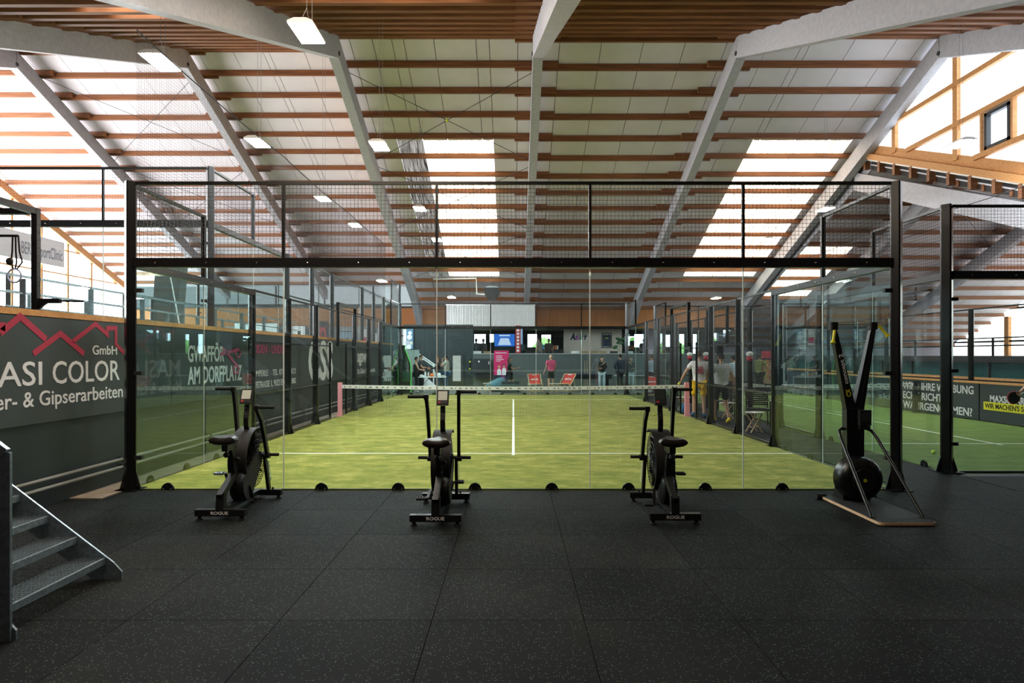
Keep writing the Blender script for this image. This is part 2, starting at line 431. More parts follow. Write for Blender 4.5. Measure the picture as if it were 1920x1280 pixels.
slope_prism(MB(), XD+.2, XD+.52, RYR, RZR, 2.0, RYR+.3, -.04, .70).build('beam', 'concrete', c_right)
# crossed wind bracing cables under the panels
def brace(parent, xa, xb, ry, rz, ya, yb):
    za, zb = fz(ry, rz, ya)+BD-.05, fz(ry, rz, yb)+BD-.05
    MB().tube([(xa, ya, za), (xb, yb, zb)], .012, 5).build('brace_cable', 'greysteel', parent)
    MB().tube([(xb, ya, za), (xa, yb, zb)], .012, 5).build('brace_cable', 'greysteel', parent)
for ya, yb in ((13.8, 18.4), (18.6, 23.2), (23.4, 28.0)): brace(c_main, XA, XB, RYC, RZC, ya, yb)
for ya, yb in ((17.6, 22.8), (23.0, 28.2)): brace(c_left, -19.35, -12.75, RYL, RZL, ya, yb)
brace(c_right, 18, 24, RYR, RZR, 19, 24)

for X in (XA, XC):
    MB().prism([(29.3, fz(RYC, RZC, 29.3)), (31.88, 3.36), (31.88, fz(RYC, RZC, 31.88)+.3), (29.3, fz(RYC, RZC, 29.3)+.3)], X-.155, X+.155, 'x').build('beam_haunch', 'concrete', c_main)
# ---- step wall between the middle and the higher roof
sbuild(MB().prism([(y, fz(RYC,RZC,y)+BD+.3) for y in (RYC, 35.5)]+[(y, fz(RYL,RZL,y)+BD+.3) for y in (35.5, RYL, RYC)], XA-.12, XA-.02, 'x'), 'wall_step', 'clad')

# ---- translucent gable, terrace side
gl = struct('wall_gable_left', 'bright translucent gable wall behind the terrace')
def gable_sheet(X, ry, rz, ya, yb, zlo):
    top = [(yb, fz(ry,rz,yb)+BD+.15), (ry, rz+BD+.15), (ya, fz(ry,rz,ya)+BD+.15)]
    return [(ya, zlo), (yb, zlo)]+top
p = gable_sheet(XG, RYL, RZL, 7, 35.4, 2.3)
MB().add([(XG-.08, a, b) for a, b in p], [tuple(range(len(p)))]).build('translucent_sheet', 'gable_l', gl)
MB().box(XG-.1, XG, -10.6, 35.4, 1.25, 2.3).build('sill_wall', 'white', gl)
MB().prism([(-10.6, 1.25), (7, 1.25), (7, fz(RYL, RZL, 7)+BD+.2), (-10.6, fz(RYL, RZL, -10.6)+BD+.2)], XG-.1, XG, 'x').build('end_wall', 'wallgrey', gl)  # unseen stretch made solid to keep gable light off the near roof
for sgn, ye in ((1, 35.4), (-1, 7)):
    slope_prism(MB(), XG-.02, XG+.22, RYL, RZL, min(RYL, ye), max(RYL, ye), .25, BD+.02).build('gable_rafter', 'orangewood', gl)
y = 33.4-2.1
while y > 8:
    MB().box(XG-.02, XG+.1, y-.07, y+.07, 2.3, fz(RYL, RZL, y)+.3).build('stud', 'orangewood', gl); y -= 2.1
for z in (3.5, 5.0, 6.4, 7.8, 9.2, 10.6):
    h = (RZL+.3-z)/S
    MB().box(XG-.02, XG+.08, max(7, RYL-h), min(35.4, RYL+h), z-.04, z+.04).build('rail', 'orangewood', gl)

# ---- far wall of the terrace bays
fl = struct('wall_far_terrace', 'far terrace wall with translucent band above pine cladding')
Y0 = 35.4
MB().box(XG, XA-.1, Y0+.06, Y0+.1, 5.05, 6.9).build('translucent_band', emit('pale translucent band', (.92, .96, 1), .34), fl)
x = XG
while x < XA-.2:
    MB().box(x-.05, x+.05, Y0-.02, Y0+.06, 5.05, 6.9).build('mullion', 'greysteel', fl); x += 3.3
MB().box(XG, XA-.1, Y0-.06, Y0+.1, 4.93, 5.05).build('transom', 'greysteel', fl)
MB().box(XG, XA-.1, Y0, Y0+.1, 3.66, 4.93).build('cladding', 'clad', fl)
MB().box(XG, XA-.1, Y0, Y0+.1, 1.25, 3.66).build('lower_wall', plain('pale grey wall', (.34, .34, .36), .8), fl)
sbuild(MB().box(XA-.15, XA+.05, 32.0, 35.5, 0, 7), 'wall_return', 'clad')

# ---- timber fascia above the lounge, with its white double sheet
fc = struct('wall_fascia', 'pine clad fascia under the far eave')
MB().box(XA, XD+.3, 31.9, 32.0, 3.40, 5.6).build('cladding', 'clad', fc)
for px in (1089, 1230): 
    X = PX(px, 31.89); MB().box(X-.01, X+.01, 31.885, 31.9, 3.4, 5.0).build('joint', 'joint', fc)

# ---- clerestory beside the lower roof
cl = struct('wall_clerestory', 'translucent clerestory with pine studs above the lower roof')
XK = 14.25
def cbot(y): return fz(RYR, RZR, y)-.04+1.7
def ctop(y): return fz(RYC, RZC, y)+BD+.1
ys = [18.3, RYC, -10.5]
pts = [(5, cbot(5)), (17.6, cbot(17.6)), (17.6, ctop(17.6)), (RYC, ctop(RYC)), (5, ctop(5))]
MB().prism([(-2.5, cbot(-2.5)-.5), (5, cbot(5)-.5), (5, ctop(5)), (-2.5, ctop(-2.5))], XK+.05, XK+.1, 'x').build('light_block_panel', 'wallgrey', cl)  # unseen, added to stop clerestory light reaching the near roof slope
MB().add([(XK+.06, a, b) for a, b in pts], [tuple(range(5))]).build('translucent_sheet', 'cler', cl)
for y in (15.65, 12.3, 8.95, 5.6, 2.25, -1.1):
    MB().box(XK-.1, XK+.03, y-.11, y+.11, cbot(y)-.15, ctop(y)-.1).build('stud', 'orangewood', cl)
for z in (10.42, 9.12, 7.8, 6.5, 5.2, 3.9):
    ya = max(-2.5, RYC-(RZC+BD-z)/S); yb = min(17.4, RYR-(RZR+1.66-z)/S if z < 9.5 else 99, RYC+(RZC+BD-z)/S)
    MB().box(XK-.14, XK+.0, ya, yb, z-.08, z+.08).build('rail', 'orangewood', cl)
def along(x0, x1, ya, yb, lo, hi, name, mat): slope_prism(MB(), x0, x1, RYR, RZR, ya, yb, lo, hi).build(name, mat, cl)
along(XK-.05, XK+.1, -2.5, 18.0, 1.36, 1.70, 'wide_board', 'orangewood')
along(XK-.22, XK+.0, -2.5, 18.1, 1.13, 1.36, 'ledger_beam', 'orangewood')
along(XK-.1, XK+.1, -2.5, 18.1, 1.06, 1.13, 'white_batten', 'white')
for y in [17.6-1.0*k for k in range(14)]:
    z = fz(RYR, RZR, y)
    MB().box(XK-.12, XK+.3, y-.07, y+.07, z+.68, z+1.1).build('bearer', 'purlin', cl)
along(XK+.12, XK+.2, -2.5, 18.1, .68, 1.1, 'gap_shade_board', 'darkroom')  # dark sheet standing in for the shade in the bearer gap
wf = MB()
for a, b, z0, z1 in ((10.0, 10.1, 7.9, 9.0), (10.9, 11.0, 7.9, 9.0), (10.0, 11.0, 8.9, 9.0), (10.0, 11.0, 7.9, 8.0)): wf.box(XK-.1, XK+.04, a, b, z0, z1)
wf.build('vent_frame', 'greysteel', cl)
for y in (9.9, 11.12): MB().box(XK-.12, XK+.02, y-.04, y+.04, 7.9, 9.1).build('stud', 'orangewood', cl)

# ---- remaining enclosure
sbuild(MB().box(-26, 32, -10.8, -10.6, -.02, 3.6), 'wall_near', 'wallgrey')
sbuild(MB().box(XD+.2, XD+.4, -10.6, 2.05, -.02, 7.4), 'wall_right_near', 'wallgrey')
sbuild(MB().box(XD+.4, 30.6, 1.9, 2.05, -.02, 3.2), 'wall_annex_near', 'wallgrey')
sbuild(MB().box(XD+.2, 30.6, 36.6, 36.8, -.02, 3.3), 'wall_annex_far', 'lilac')
sbuild(MB().prism([(17.5, fz(RYR,RZR,17.5)+BD), (32, fz(RYR,RZR,32)+BD), (32, fz(RYC,RZC,32)+BD+.3), (17.5, fz(RYC,RZC,17.5)+BD+.3)], XD+.36, XD+.43, 'x'), 'wall_valley', 'concrete')
sbuild(MB().box(-5.98, -5.6, 35.3, 36.5, 0, 7), 'wall_lounge_side', 'wallgrey')
gr = struct('wall_gable_right', 'translucent gable with pine posts past the narrow court')
XR = 30.5
pr = gable_sheet(XR, RYR, RZR, 2, 36.5, 1.7)
MB().add([(XR+.1, a, b) for a, b in pr], [tuple(range(len(pr)))]).build('translucent_sheet', 'gable_r', gr)
MB().box(XR, XR+.15, 2, 36.6, -.02, 1.7).build('sill_wall', 'wallgrey', gr)
for k in range(11):
    y = 34.6-3.2*k; MB().box(XR-.15, XR+.05, y-.18, y+.18, 1.7, fz(RYR, RZR, y)+.5).build('post', 'orangewood', gr)
for z in (2.6, 4.6):
    MB().box(XR-.1, XR+.05, 2, 36.5, z-.06, z+.06).build('rail', 'greysteel', gr)

# ---- slate grey terrace wall with pine cap
wl = sbuild(MB().box(-5.63, -5.43, -10.5, 20.7, -.02, 2.2), 'wall_left', 'wallgrey')
MB().box(-5.66, -5.40, -10.5, 20.7, 2.2, 2.27).build('cap', 'orangewood', wl)
for z, off in ((.33, .06), (.225, .06)):
    pp = MB().tube([(-5.43+off, -9, z), (-5.43+off, 20.5, z)], .022, 8).build('pipe', plain('painted pipe', (.20, .19, .17), .5), wl, True)
    for k in range(11):
        y = -7.2+2.55*k; MB().box(-5.44, -5.34, y-.015, y+.015, z-.03, z+.03).build('pipe_clip', 'greysteel', wl)

# ---- raised lounge at the far end
lg = struct('wall_far', 'slate grey lounge wall with open upper level')
YL = 27.05
MB().box(-6.05, PX(887, YL), YL, YL+.2, 0, 3.42).build('tall_wall', 'wallgrey', lg)
MB().box(PX(887, YL), 14.2, YL, YL+.2, 0, 1.80).build('parapet', plain('mid grey parapet', (.085, .10, .10), .5, noise=.1, scale=2), lg)
MB().box(PX(887, YL), 14.2, YL-.03, YL+.23, 1.80, 1.84).build('coping', plain('pale coping', (.40, .42, .42), .4), lg)
MB().box(-5.6, PX(887, YL)-.9, YL+.2, 31.9, 1.0, 3.42).build('wall_block', 'wallgrey', lg)
sbuild(MB().box(-5.6, 14.2, YL+.2, 36.4, -.02, 1.0), 'floor_lounge', 'slab')
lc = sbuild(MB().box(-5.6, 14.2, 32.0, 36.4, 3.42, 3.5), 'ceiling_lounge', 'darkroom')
# back wall with windows
bw = struct('wall_lounge_back', 'dark back wall of the lounge with bright windows')
YB = 36.3
wins = [(888, 912, 625, 651), (917, 936, 625, 643), (988, 1008, 625, 652), (1014, 1034, 626, 652), (1176, 1200, 629, 640), (1272, 1284, 625, 664), (1298, 1308, 625, 664), (1236, 1243, 624, 664), (1333, 1356, 623, 640), (1342, 1354, 640, 664)]
xs = sorted((PX(a, YB), PX(b, YB), PZ(d, YB), PZ(c, YB)) for a, b, c, d in wins)
wins_w = []
x = -5.6
for (a, b, z0, z1) in xs:
    if a < x: continue
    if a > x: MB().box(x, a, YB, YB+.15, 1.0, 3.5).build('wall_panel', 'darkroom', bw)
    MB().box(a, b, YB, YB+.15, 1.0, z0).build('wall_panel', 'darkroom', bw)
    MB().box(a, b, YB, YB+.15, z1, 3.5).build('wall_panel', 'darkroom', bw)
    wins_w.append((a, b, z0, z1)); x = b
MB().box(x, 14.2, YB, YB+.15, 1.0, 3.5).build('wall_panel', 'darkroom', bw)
for i, (a, b, z0, z1) in enumerate(wins_w):
    wd = sbuild(MB().box(a, b, YB+.06, YB+.08, z0, z1), 'window_%d' % (i+1), 'winglass')
    fr = MB()
    for q in ((a, a+.05, z0, z1), (b-.05, b, z0, z1), (a, b, z0, z0+.05), (a, b, z1-.05, z1)): fr.box(q[0], q[1], YB-.02, YB+.05, q[2], q[3])
    fr.build('window_frame', 'greysteel', wd)
YP = 33.2
sbuild(MB().box(PX(1057, YP), PX(1166, YP), YP, YP+.15, 1.0, 3.4), 'wall_partition', 'beige')
sbuild(MB().box(PX(1205, 34), PX(1234, 34), 34, 34.15, 1.0, 3.4), 'wall_pillar', 'lilac')
# ---- annex beside the narrow court: glazed gallery front
an = struct('wall_annex', 'glazed gallery front beyond the narrow court')
XN = 15.2
MB().box(XN, XN+.15, 4, 31, -.02, .95).build('dado', 'darkroom', an)
MB().box(XN-.06, XN+.15, 4, 31, .95, 1.03).build('sill', 'orangewood', an)
MB().box(XN+.04, XN+.06, 4, 31, 1.03, 1.52).build('glazing', plain('glass with green reflection', (.02, .07, .07), .12), an)  # green reflection painted into the glass colour
MB().box(XN-.1, XN+.2, 4, 31, 1.52, 1.72).build('fascia', 'blackmatt', an)
MB().box(XN, 30, 4, 31, 1.60, 1.70).build('deck', 'slab', an)
for k in range(14): MB().box(XN-.02, XN+.06, 4.2+2*k, 4.26+2*k, 1.03, 1.52).build('mullion', 'greysteel', an)
for k in range(14): MB().box(XN+.1, XN+.15, 4.2+2*k, 4.25+2*k, 1.72, 2.3).build('rail_post', 'black', an)
for z in (2.05, 2.3): MB().box(XN+.1, XN+.14, 4, 31, z-.02, z+.02).build('handrail', 'black', an)
# greenery outside the far windows
for i in range(9):
    x = -4+i*3.2+random.uniform(-.2, .2)
    b = MB().ball((0, 0, 0), 1, 14, 10, (1.25, .8, 1.5))
    b.v = [(a*(1+random.uniform(-.12, .12)), c*(1+random.uniform(-.12, .12)), d*(1+random.uniform(-.12, .12))) for a, c, d in b.v]
    h = thing('garden_shrub', 'green shrub outside the far lounge windows', 'shrub', (x, 40.5+random.uniform(-.5, .5), 0), group='shrubs outside the far windows')
    o = b.build('foliage', 'hedge', h, True); o.location = (0, 0, 1.5)
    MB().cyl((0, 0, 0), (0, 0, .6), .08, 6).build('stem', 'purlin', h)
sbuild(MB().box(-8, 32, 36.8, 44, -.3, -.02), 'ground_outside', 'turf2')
# ================================================================== court enclosures
PIN = MB().lathe([(.004, -.012), (.012, -.010), (.012, .010), (.004, .012)], n=6).mesh('clamp_pin', 'chrome')
BOLT = MB().ball((0, 0, 0), .013, 6, 4).mesh('bolt', 'chrome')
def clamp(parent, x, y, z, axis, out):
    # half round floor clamp with two pins; axis = direction the glass runs
    pr = [(.085*math.cos(math.pi*k/10), .095*math.sin(math.pi*k/10)) for k in range(11)]
    m = MB()
    if axis == 'x': m.prism([(x+a, z+b) for a, b in pr], y+out*.012, y+out*.035, 'y')
    else: m.prism([(y+a, z+b) for a, b in pr], x+out*.012, x+out*.035, 'x')
    c = m.build('clamp', 'black', parent)
    for s in (-.05, .05):
        if axis == 'x': obj('clamp_pin', PIN, c, loc=(x+s, y+out*.045, z+.02))
        else: obj('clamp_pin', PIN, c, loc=(x+out*.045, y+s, z+.02))
def post(parent, x, y, z0, z1, w=.15, mat='black', foot=True, cf=.30):
    p = MB().cbox(x-w/2, x+w/2, y-w/2, y+w/2, z0, z1, w*cf).build('post', mat, parent)
    if foot:
        f = MB().box(x-w*.95, x+w*.95, y-w*.95, y+w*.95, z0, z0+.012)
        for s in (-1, 1):
            f.prism([(x+s*w/2, z0+.012), (x+s*w*.92, z0+.012), (x+s*w/2, z0+.24)], y-.008, y+.008, 'y')
        f.prism([(y-w/2, z0+.012), (y-w*.92, z0+.012), (y-w/2, z0+.24)], x-.008, x+.008, 'x')
        f.build('base_plate', mat, p)
def end_wall(label, x0, x1, y, z0, out, steel='black', n=5, clamps=True, r=.0025, sp=.05, postw=.15):
    t = thing('glass_enclosure', label, 'glass wall', (0, 0, 0))
    wd = (x1-x0)/n
    for x in (x0, x1): post(t, x, y, z0, z0+4.02, postw, steel, cf=.42)
    MB().box(x0+.07, x1-.07, y-.05, y+.05, z0+2.90, z0+3.02).build('beam', steel, t)
    MB().box(x0+.07, x1-.07, y-.02, y+.02, z0+3.98, z0+4.02).build('top_rail', steel, t)
    for i in range(1, n): MB().box(x0+wd*i-.017, x0+wd*i+.017, y-.02, y+.02, z0+3.02, z0+3.98).build('upright', steel, t)
    tag(MB().net((x0+.07, y, z0+3.02), (x1-x0-.14, 0, 0), (0, 0, .96), sp, sp, r).build('wire_mesh', 'wire', t), kind='stuff')
    for i in range(n):
        a, b = x0+wd*i+(.008 if i else .08), x0+wd*(i+1)-(.008 if i < n-1 else .08)
        p = MB().box(a, b, y-.006, y+.006, z0+.012, z0+2.90).build('pane', 'glass', t)
        if i:
            MB().box(a-.014, a-.002, y-.006, y+.006, z0+.012, z0+2.9).build('pane_edge', 'edge', p)
    MB().box(x0, x1, y-.012, y+.012, z0, z0+.012).build('sill_strip', 'greysteel', t)
    if clamps:
        k = x0+.5
        while k < x1:
            clamp(t, k, y, z0, 'x', out); k += 1
    k = x0+.35
    while k < x1: obj('bolt', BOLT, t, loc=(k, y+out*(-.052 if out > 0 else .052), z0+2.955)); k += .66
    for s, x in ((1, x0), (-1, x1)):
        for z in (.42, 1.52, 2.6):
            MB().box(min(x+s*.06, x+s*.16), max(x+s*.06, x+s*.16), y-.03, y+.03, z0+z-.025, z0+z+.025).build('bracket', 'blackmatt', t)
    return t
def side_wall(label, x, y0, z0, out, steel='black', gate=True, clamps=True, L=20, full=True):
    t = thing('mesh_and_glass_fence', label, 'fence', (0, 0, 0))
    g1, g2 = 4, L-4
    for a, b in ((0, 2), (2, 4), (L-4, L-2), (L-2, L)):
        p = MB().box(x-.006, x+.006, y0+a+.06, y0+b-.008, z0+.012, z0+2.92).build('pane', 'glass', t)
        MB().box(x-.006, x+.006, y0+b-.008, y0+b+.002, z0+.012, z0+2.92).build('pane_edge', 'edge', p)
    for a, b in ((0, 4), (L-4, L)):
        MB().box(x-.045, x+.045, y0+a, y0+b, z0+2.90, z0+3.0).build('glass_rail', steel, t)
        k = a+.3
        while k < b: obj('bolt', BOLT, t, loc=(x-out*.048, y0+k, z0+2.95)); k += .62
        if clamps:
            k = a+.5
            while k < b: clamp(t, x, y0+k, z0, 'y', out); k += 1
    # stepped four metre corners
    for a, s in ((0, 1), (L, -1)):
        q = a+2*s
        MB().box(x-.025, x+.025, min(y0+a, y0+q), max(y0+a, y0+q), z0+3.97, z0+4.01).build('step_rail', steel, t)
        MB().box(x-.03, x+.03, y0+q-.03, y0+q+.03, z0+3.0, z0+4.01).build('step_post', steel, t)
        tag(MB().net((x, min(y0+a, y0+q), z0+3.0), (0, 2, 0), (0, 0, .97), .05, .05, .002).build('wire_mesh', 'wire', t), kind='stuff')
    for k in (4, 6, 8, 12, 14, 16):
        if k <= L: post(t, x+out*.03, y0+k, z0, z0+3.02, .13, steel)
    if gate: spans = ((4, 9.2, .05, 2.93), (10.9, L-4, .05, 2.93), (9.2, 10.9, 2.1, .88))
    else: spans = ((4, L-4, .05, 2.93),)
    for a, b, z, h in spans:
        tag(MB().net((x, y0+a, z0+z), (0, b-a, 0), (0, 0, h), .05, .05, .002).build('wire_mesh', 'wire', t), kind='stuff')
        for zz in (.04, 1.0, 2.0, 3.0):
            if zz > z-.02: MB().box(x-.02, x+.02, y0+a, y0+b, z0+zz-.018, z0+zz+.018).build('rail', steel, t)
    if gate:
        for k in (9.2, 10.9): MB().box(x-.025, x+.025, y0+k-.025, y0+k+.025, z0, z0+2.1).build('gate_post', steel, t)
        for k in (10.0, 12.0): MB().box(x-.04, x+.04, y0+k-.04, y0+k+.04, z0+2.0, z0+3.26).build('portal_post', steel, t)
        MB().box(x-.04, x+.04, y0+10, y0+12, z0+3.2, z0+3.26).build('portal_rail', steel, t)
    return t
end_wall('glass end wall of the nearest padel court, mesh strip on top', -5, 5, 0, 0, -1)
side_wall('glass and mesh side fence beside the slate grey terrace wall', -5, 0, 0, -1)
side_wall('glass and mesh side fence along the rubber aisle, wide court', 5, 0, 0, 1)
end_wall('far glass end wall of the wide court in front of the lounge', -5, 5, 20.06, 0, 1)
end_wall('raised glass and mesh end wall above the terrace parapet', -15.67, -5.67, 3.65, 1.25, -1, 'greysteel', r=.0018)
side_wall('raised dark grey mesh fence along the terrace edge', -5.67, 3.65, 1.25, 1, 'greysteel', gate=False)
side_wall('farther raised grey mesh fence across the terrace court', -15.67, 3.65, 1.25, -1, 'greysteel', gate=False)
end_wall('far raised mesh and glass end wall of the terrace court', -15.67, -5.67, 23.7, 1.25, 1, 'greysteel', clamps=False, r=.0018)
end_wall('glass end wall of the narrow court past the aisle', 6.53, 12.53, 1.3, 0, -1, n=3, clamps=False, postw=.18)
side_wall('glass and mesh side fence of the narrow court facing the aisle', 6.53, 1.3, 0, -1)
MB().box(12.34, 12.52, 4, 18, 1.0, 1.05).build('top_trim', 'orangewood', side_wall('mesh fence of the narrow court carrying the sign boards', 12.53, 1.3, 0, 1, gate=False))
end_wall('far glass end wall of the narrow court', 6.53, 12.53, 21.36, 0, 1, n=3, clamps=False)
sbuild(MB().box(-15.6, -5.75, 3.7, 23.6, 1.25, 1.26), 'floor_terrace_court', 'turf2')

# ---- playing nets
def play_net(label, x0, x1, y, pad):
    t = thing('court_net', label, 'net', (0, 0, 0))
    n = 24; m = MB()
    def top(u): return .905-.05*math.sin(math.pi*u)
    xs = [x0+(x1-x0)*i/n for i in range(n+1)]
    tp = MB()
    for i in range(n):
        a, b = top(i/n), top((i+1)/n)
        tp.add([(xs[i],y-.012,a-.10),(xs[i+1],y-.012,b-.10),(xs[i+1],y-.012,b),(xs[i],y-.012,a),(xs[i],y+.012,a-.10),(xs[i+1],y+.012,b-.10),(xs[i+1],y+.012,b),(xs[i],y+.012,a)],
               [(0,1,2,3),(7,6,5,4),(3,2,6,7),(0,4,5,1)])
    tp.build('tape', 'tape', t)
    mk = MB(); random.seed(3)
    k = x0+.1
    while k < x1-.1:
        zc = top((k-x0)/(x1-x0))-.055; l = random.uniform(.02, .09)
        mk.box(k, k+l, y-.0135, y-.012, zc-.012, zc+.012); k += l+random.uniform(.05, .16)
    tag(mk.build('tape_print', 'wallgrey', t), kind='stuff')
    nu = int((x1-x0)/.045)
    for i in range(nu+1):
        x = x0+(x1-x0)*i/nu; m.wire((x, y, .02), (x, y, top(i/nu)-.08), .0018)
    for j in range(18): m.wire((x0, y, .02+.042*j), (x1, y, .02+.042*j), .0018)
    tag(m.build('net_mesh', 'netcord', t), kind='stuff')
    for s, x in ((-1, x0-.02), (1, x1+.02)):
        MB().prism([(x-.06 if s > 0 else x-.10, 0), (x+.10 if s > 0 else x+.06, 0), (x+s*.05+.03 if s>0 else x+.055, .12), (x+.055, .97), (x-.055, .97), (x-.055, .3 if s>0 else .12)], y-.05, y+.05, 'y').build('net_post', pad, t)
    return t
play_net('white taped net across the wide court between pink posts', -4.93, 4.93, 10.03, 'pink')
play_net('net across the narrow court past the aisle', 6.66, 12.24, 11.3, 'greysteel')

# ---- hanging ball nets
def ball_net(label, x, y0, y1, z0, z1, sp, r):
    t = thing('ball_stop_net', label, 'netting', (0, 0, 0))
    tag(MB().net((x, y0, z0), (0, y1-y0, 0), (0, 0, z1-z0), sp, sp, r).build('net_mesh', 'netcord', t), kind='stuff')
    MB().tube([(x, y0+(y1-y0)*k/12, z1-.06*math.sin(math.pi*((k*3) % 12)/12)) for k in range(13)], .011, 5).build('net_cable', 'netcord', t)
ball_net('fine dark ball net hanging from a cable above the terrace fence', -6.02, 1.9, 22, 4.3, 6.95, .055, .0019)
ball_net('fine ball net hung beyond the narrow court', 12.7, 6, 22, 4.1, 6.0, .07, .0014)

# ================================================================== pendant lamps
def make_lamp():
    t = thing('pendant_lamp', 'x', 'lamp', group='led pendant lamps under the roof')
    MB().prism([(-.21, 0), (.21, 0), (.21, .03), (.10, .075), (-.10, .075), (-.21, .03)], -.37, .37, 'y').build('housing', 'lampbody', t)
    MB().box(-.195, .195, -.355, .355, -.012, .0).build('diffuser', 'lamp', t)
    MB().box(-.05, .05, -.12, .12, .075, .12).build('driver_box', 'lampbody', t)
    for s in (-1, 1): MB().wire((0, s*.3, .06), (0, 0, .42), .004).build('bridle', 'whitecord', t)
    return t
LAMPS = [
 (-3.5, 10.96, 5.45, 'large glowing panel lamp under the near beam above the exercise bikes'),
 (-3.5, 16.9, 5.45, 'panel lamp hung just before the slanted beam near the skylight'),
 (-3.5, 24.2, 5.45, 'panel lamp hanging in front of the leaf covered skylight strip'),
 (-3.5, 29.6, 5.25, 'panel lamp hanging behind the mesh upright before the bright skylight'),
 (-3.45, 36.2, 3.2, 'small far panel lamp above the white double sheet'),
 (-6.6, 12.1, 5.47, 'panel lamp hanging at the ridge of the terrace beam'),
 (-6.6, 16.7, 5.47, 'panel lamp hung over the terrace edge behind the ball net'),
 (-6.6, 22.4, 5.4, 'third panel lamp along the terrace fence from the camera'),
 (-6.6, 27.0, 5.4, 'fourth panel lamp along the terrace fence from the camera'),
 (-6.6, 32.5, 3.7, 'farthest panel lamp above the terrace fence'),
 (11.65, 16.9, 5.5, 'panel lamp hanging before the clerestory window'),
 (11.65, 24.2, 5.43, 'panel lamp above the wide court fence corner by the aisle'),
 (11.65, 29.8, 5.3, 'panel lamp hanging within the farther skylight strip'),
 (11.65, 37.2, 3.25, 'small far panel lamp above the aisle end'),
]
lamp0 = make_lamp()
for i, (x, d, zp, lab) in enumerate(LAMPS):
    o = lamp0 if i == 0 else copy_tree(lamp0)
    o['label'] = lab; Y = d+CAMY; o.location = (x, Y, CAMZ+zp)
    ry, rz = (RYL, RZL) if x < -6 else (RYC, RZC)
    top = fz(ry, rz, Y)+BD-(CAMZ+zp)
    for dx in (0, .03): MB().wire((dx*3, 0, .42 if not dx else .1), (dx*3, 0, max(.5, top)), .004).build('cable', 'whitecord', o)

# ================================================================== sign boards on the terrace wall
XW = -5.40
def board(y0, y1, label, z0=.98, z1=2.19, name='sign_board'):
    t = thing(name, label, 'sign', (0, 0, 0))
    MB().box(-5.43, XW, y0+.006, y1-.006, z0, z1).build('panel', 'boardgrey', t)
    return t
U, V = (0, 1, 0), (0, 0, 1)
def wtext(t, s, mat, ya, yb, z, cap, bold=0.0): return text(s, mat, t, (XW, ya, z), U, V, cap, yb-ya, bold)
b = board(-2.9, 1.77, 'charcoal sign board with red roof outlines and white painter lettering')
def stroke(parent, pts, mat, w, X=XW, n=(1, 0, 0)):
    P = [Vector((X+.004, *on_x(px, py, X))) for px, py in pts]
    Q = [Vector((p.y, p.z)) for p in P]; L_, R_ = [], []
    for i, q in enumerate(Q):
        d0 = (q-Q[i-1]).normalized() if i else (Q[1]-q).normalized(); d1 = (Q[i+1]-q).normalized() if i < len(Q)-1 else d0
        n0, n1 = Vector((-d0.y, d0.x)), Vector((-d1.y, d1.x)); b_ = (n0+n1).normalized(); l = w/2/max(.35, b_.dot(n0))
        L_.append(q+b_*l); R_.append(q-b_*l)
    m = MB(); k = len(Q)
    vs = [(X+.004, *p) for p in L_]+[(X+.004, *p) for p in R_]
    m.add(vs, [(i, k+i, k+i+1, i+1) for i in range(k-1)])
    return m.build('roof_outline', mat, parent)
stroke(b, [(-30, 595), (4, 612), (4, 604)], 'red', .075)
stroke(b, [(0, 624), (37.5, 593), (86, 636)], 'red', .075)
stroke(b, [(62, 663), (113, 625), (157, 663)], 'red', .07)
stroke(b, [(136, 640), (179, 607), (201, 627), (201, 615), (217, 615), (217, 646), (236, 664)], 'red', .06)
wtext(b, 'MASI', 'whitematt', -2.03, -1.04, 1.42, .26, .006)
wtext(b, 'COLOR', 'whitematt', -.87, .42, 1.42, .26, .006)
wtext(b, 'GmbH', 'whitematt', -.15, .36, 1.765, .115, .01)
wtext(b, 'Maler- & Gipserarbeiten', 'whitematt', -2.08, .49, 1.18, .165, .008)
b = board(1.77, 4.6, 'charcoal sign board with condensed white hairdresser lettering and pink scissors')
y0, _ = on_x(352, 677, XW); y1, _ = on_x(420, 677, XW); wtext(b, 'GWAFFÖR', 'whitematt', y0, y1, 1.645, .265, .02)
y1, _ = on_x(453, 677, XW); wtext(b, 'AM DORFPLATZ', 'whitematt', y0, y1, 1.27, .28, .02)
ys = MB()
def sc(px, py): return Vector((XW+.012, *on_x(px, py, XW)))
for a, c in (((417, 653), (447, 690)), ((412, 664), (447, 655))):
    ys.bar(sc(*a), sc(*c), .006, .06, up=(0, 0, 1))
for cx, cy in ((441, 693), (445, 663)):
    c = sc(cx, cy); ys.tube([c+Vector((0, .11*math.cos(a*math.pi/6), .08*math.sin(a*math.pi/6))) for a in range(12)], .014, 5, closed=True)
ys.build('scissors_print', 'pinkink', b)
b = board(4.6, 7.9, 'charcoal sign board with pink heading and small white address lines behind mesh')
wtext(b, 'MODEN - LINDER', 'pinkink', 4.8, 6.9, 1.80, .17, .02)
wtext(b, 'E GÄMPERLE     TEL. 071 278 28 23', 'whitematt', 4.7, 7.6, 1.30, .13, .01)
wtext(b, 'DORFSTRASSE 1, 9032 ENGELBURG', 'whitematt', 4.7, 7.6, 1.06, .13, .01)
b = board(7.9, 11.9, 'charcoal sign board with three huge rounded white letters')
y0, _ = on_x(578, 670, XW); y1, _ = on_x(624, 670, XW); wtext(b, 'CSS', 'whitematt', y0, y1, 1.09, 1.02, .03)
b = board(11.9, 17.0, 'charcoal sign board with small white utility lettering and green mark')
y0, _ = on_x(670, 670, XW); y1, _ = on_x(687, 670, XW); wtext(b, 'sgsw', 'whitematt', y0, y1, 1.52, .42, .03)
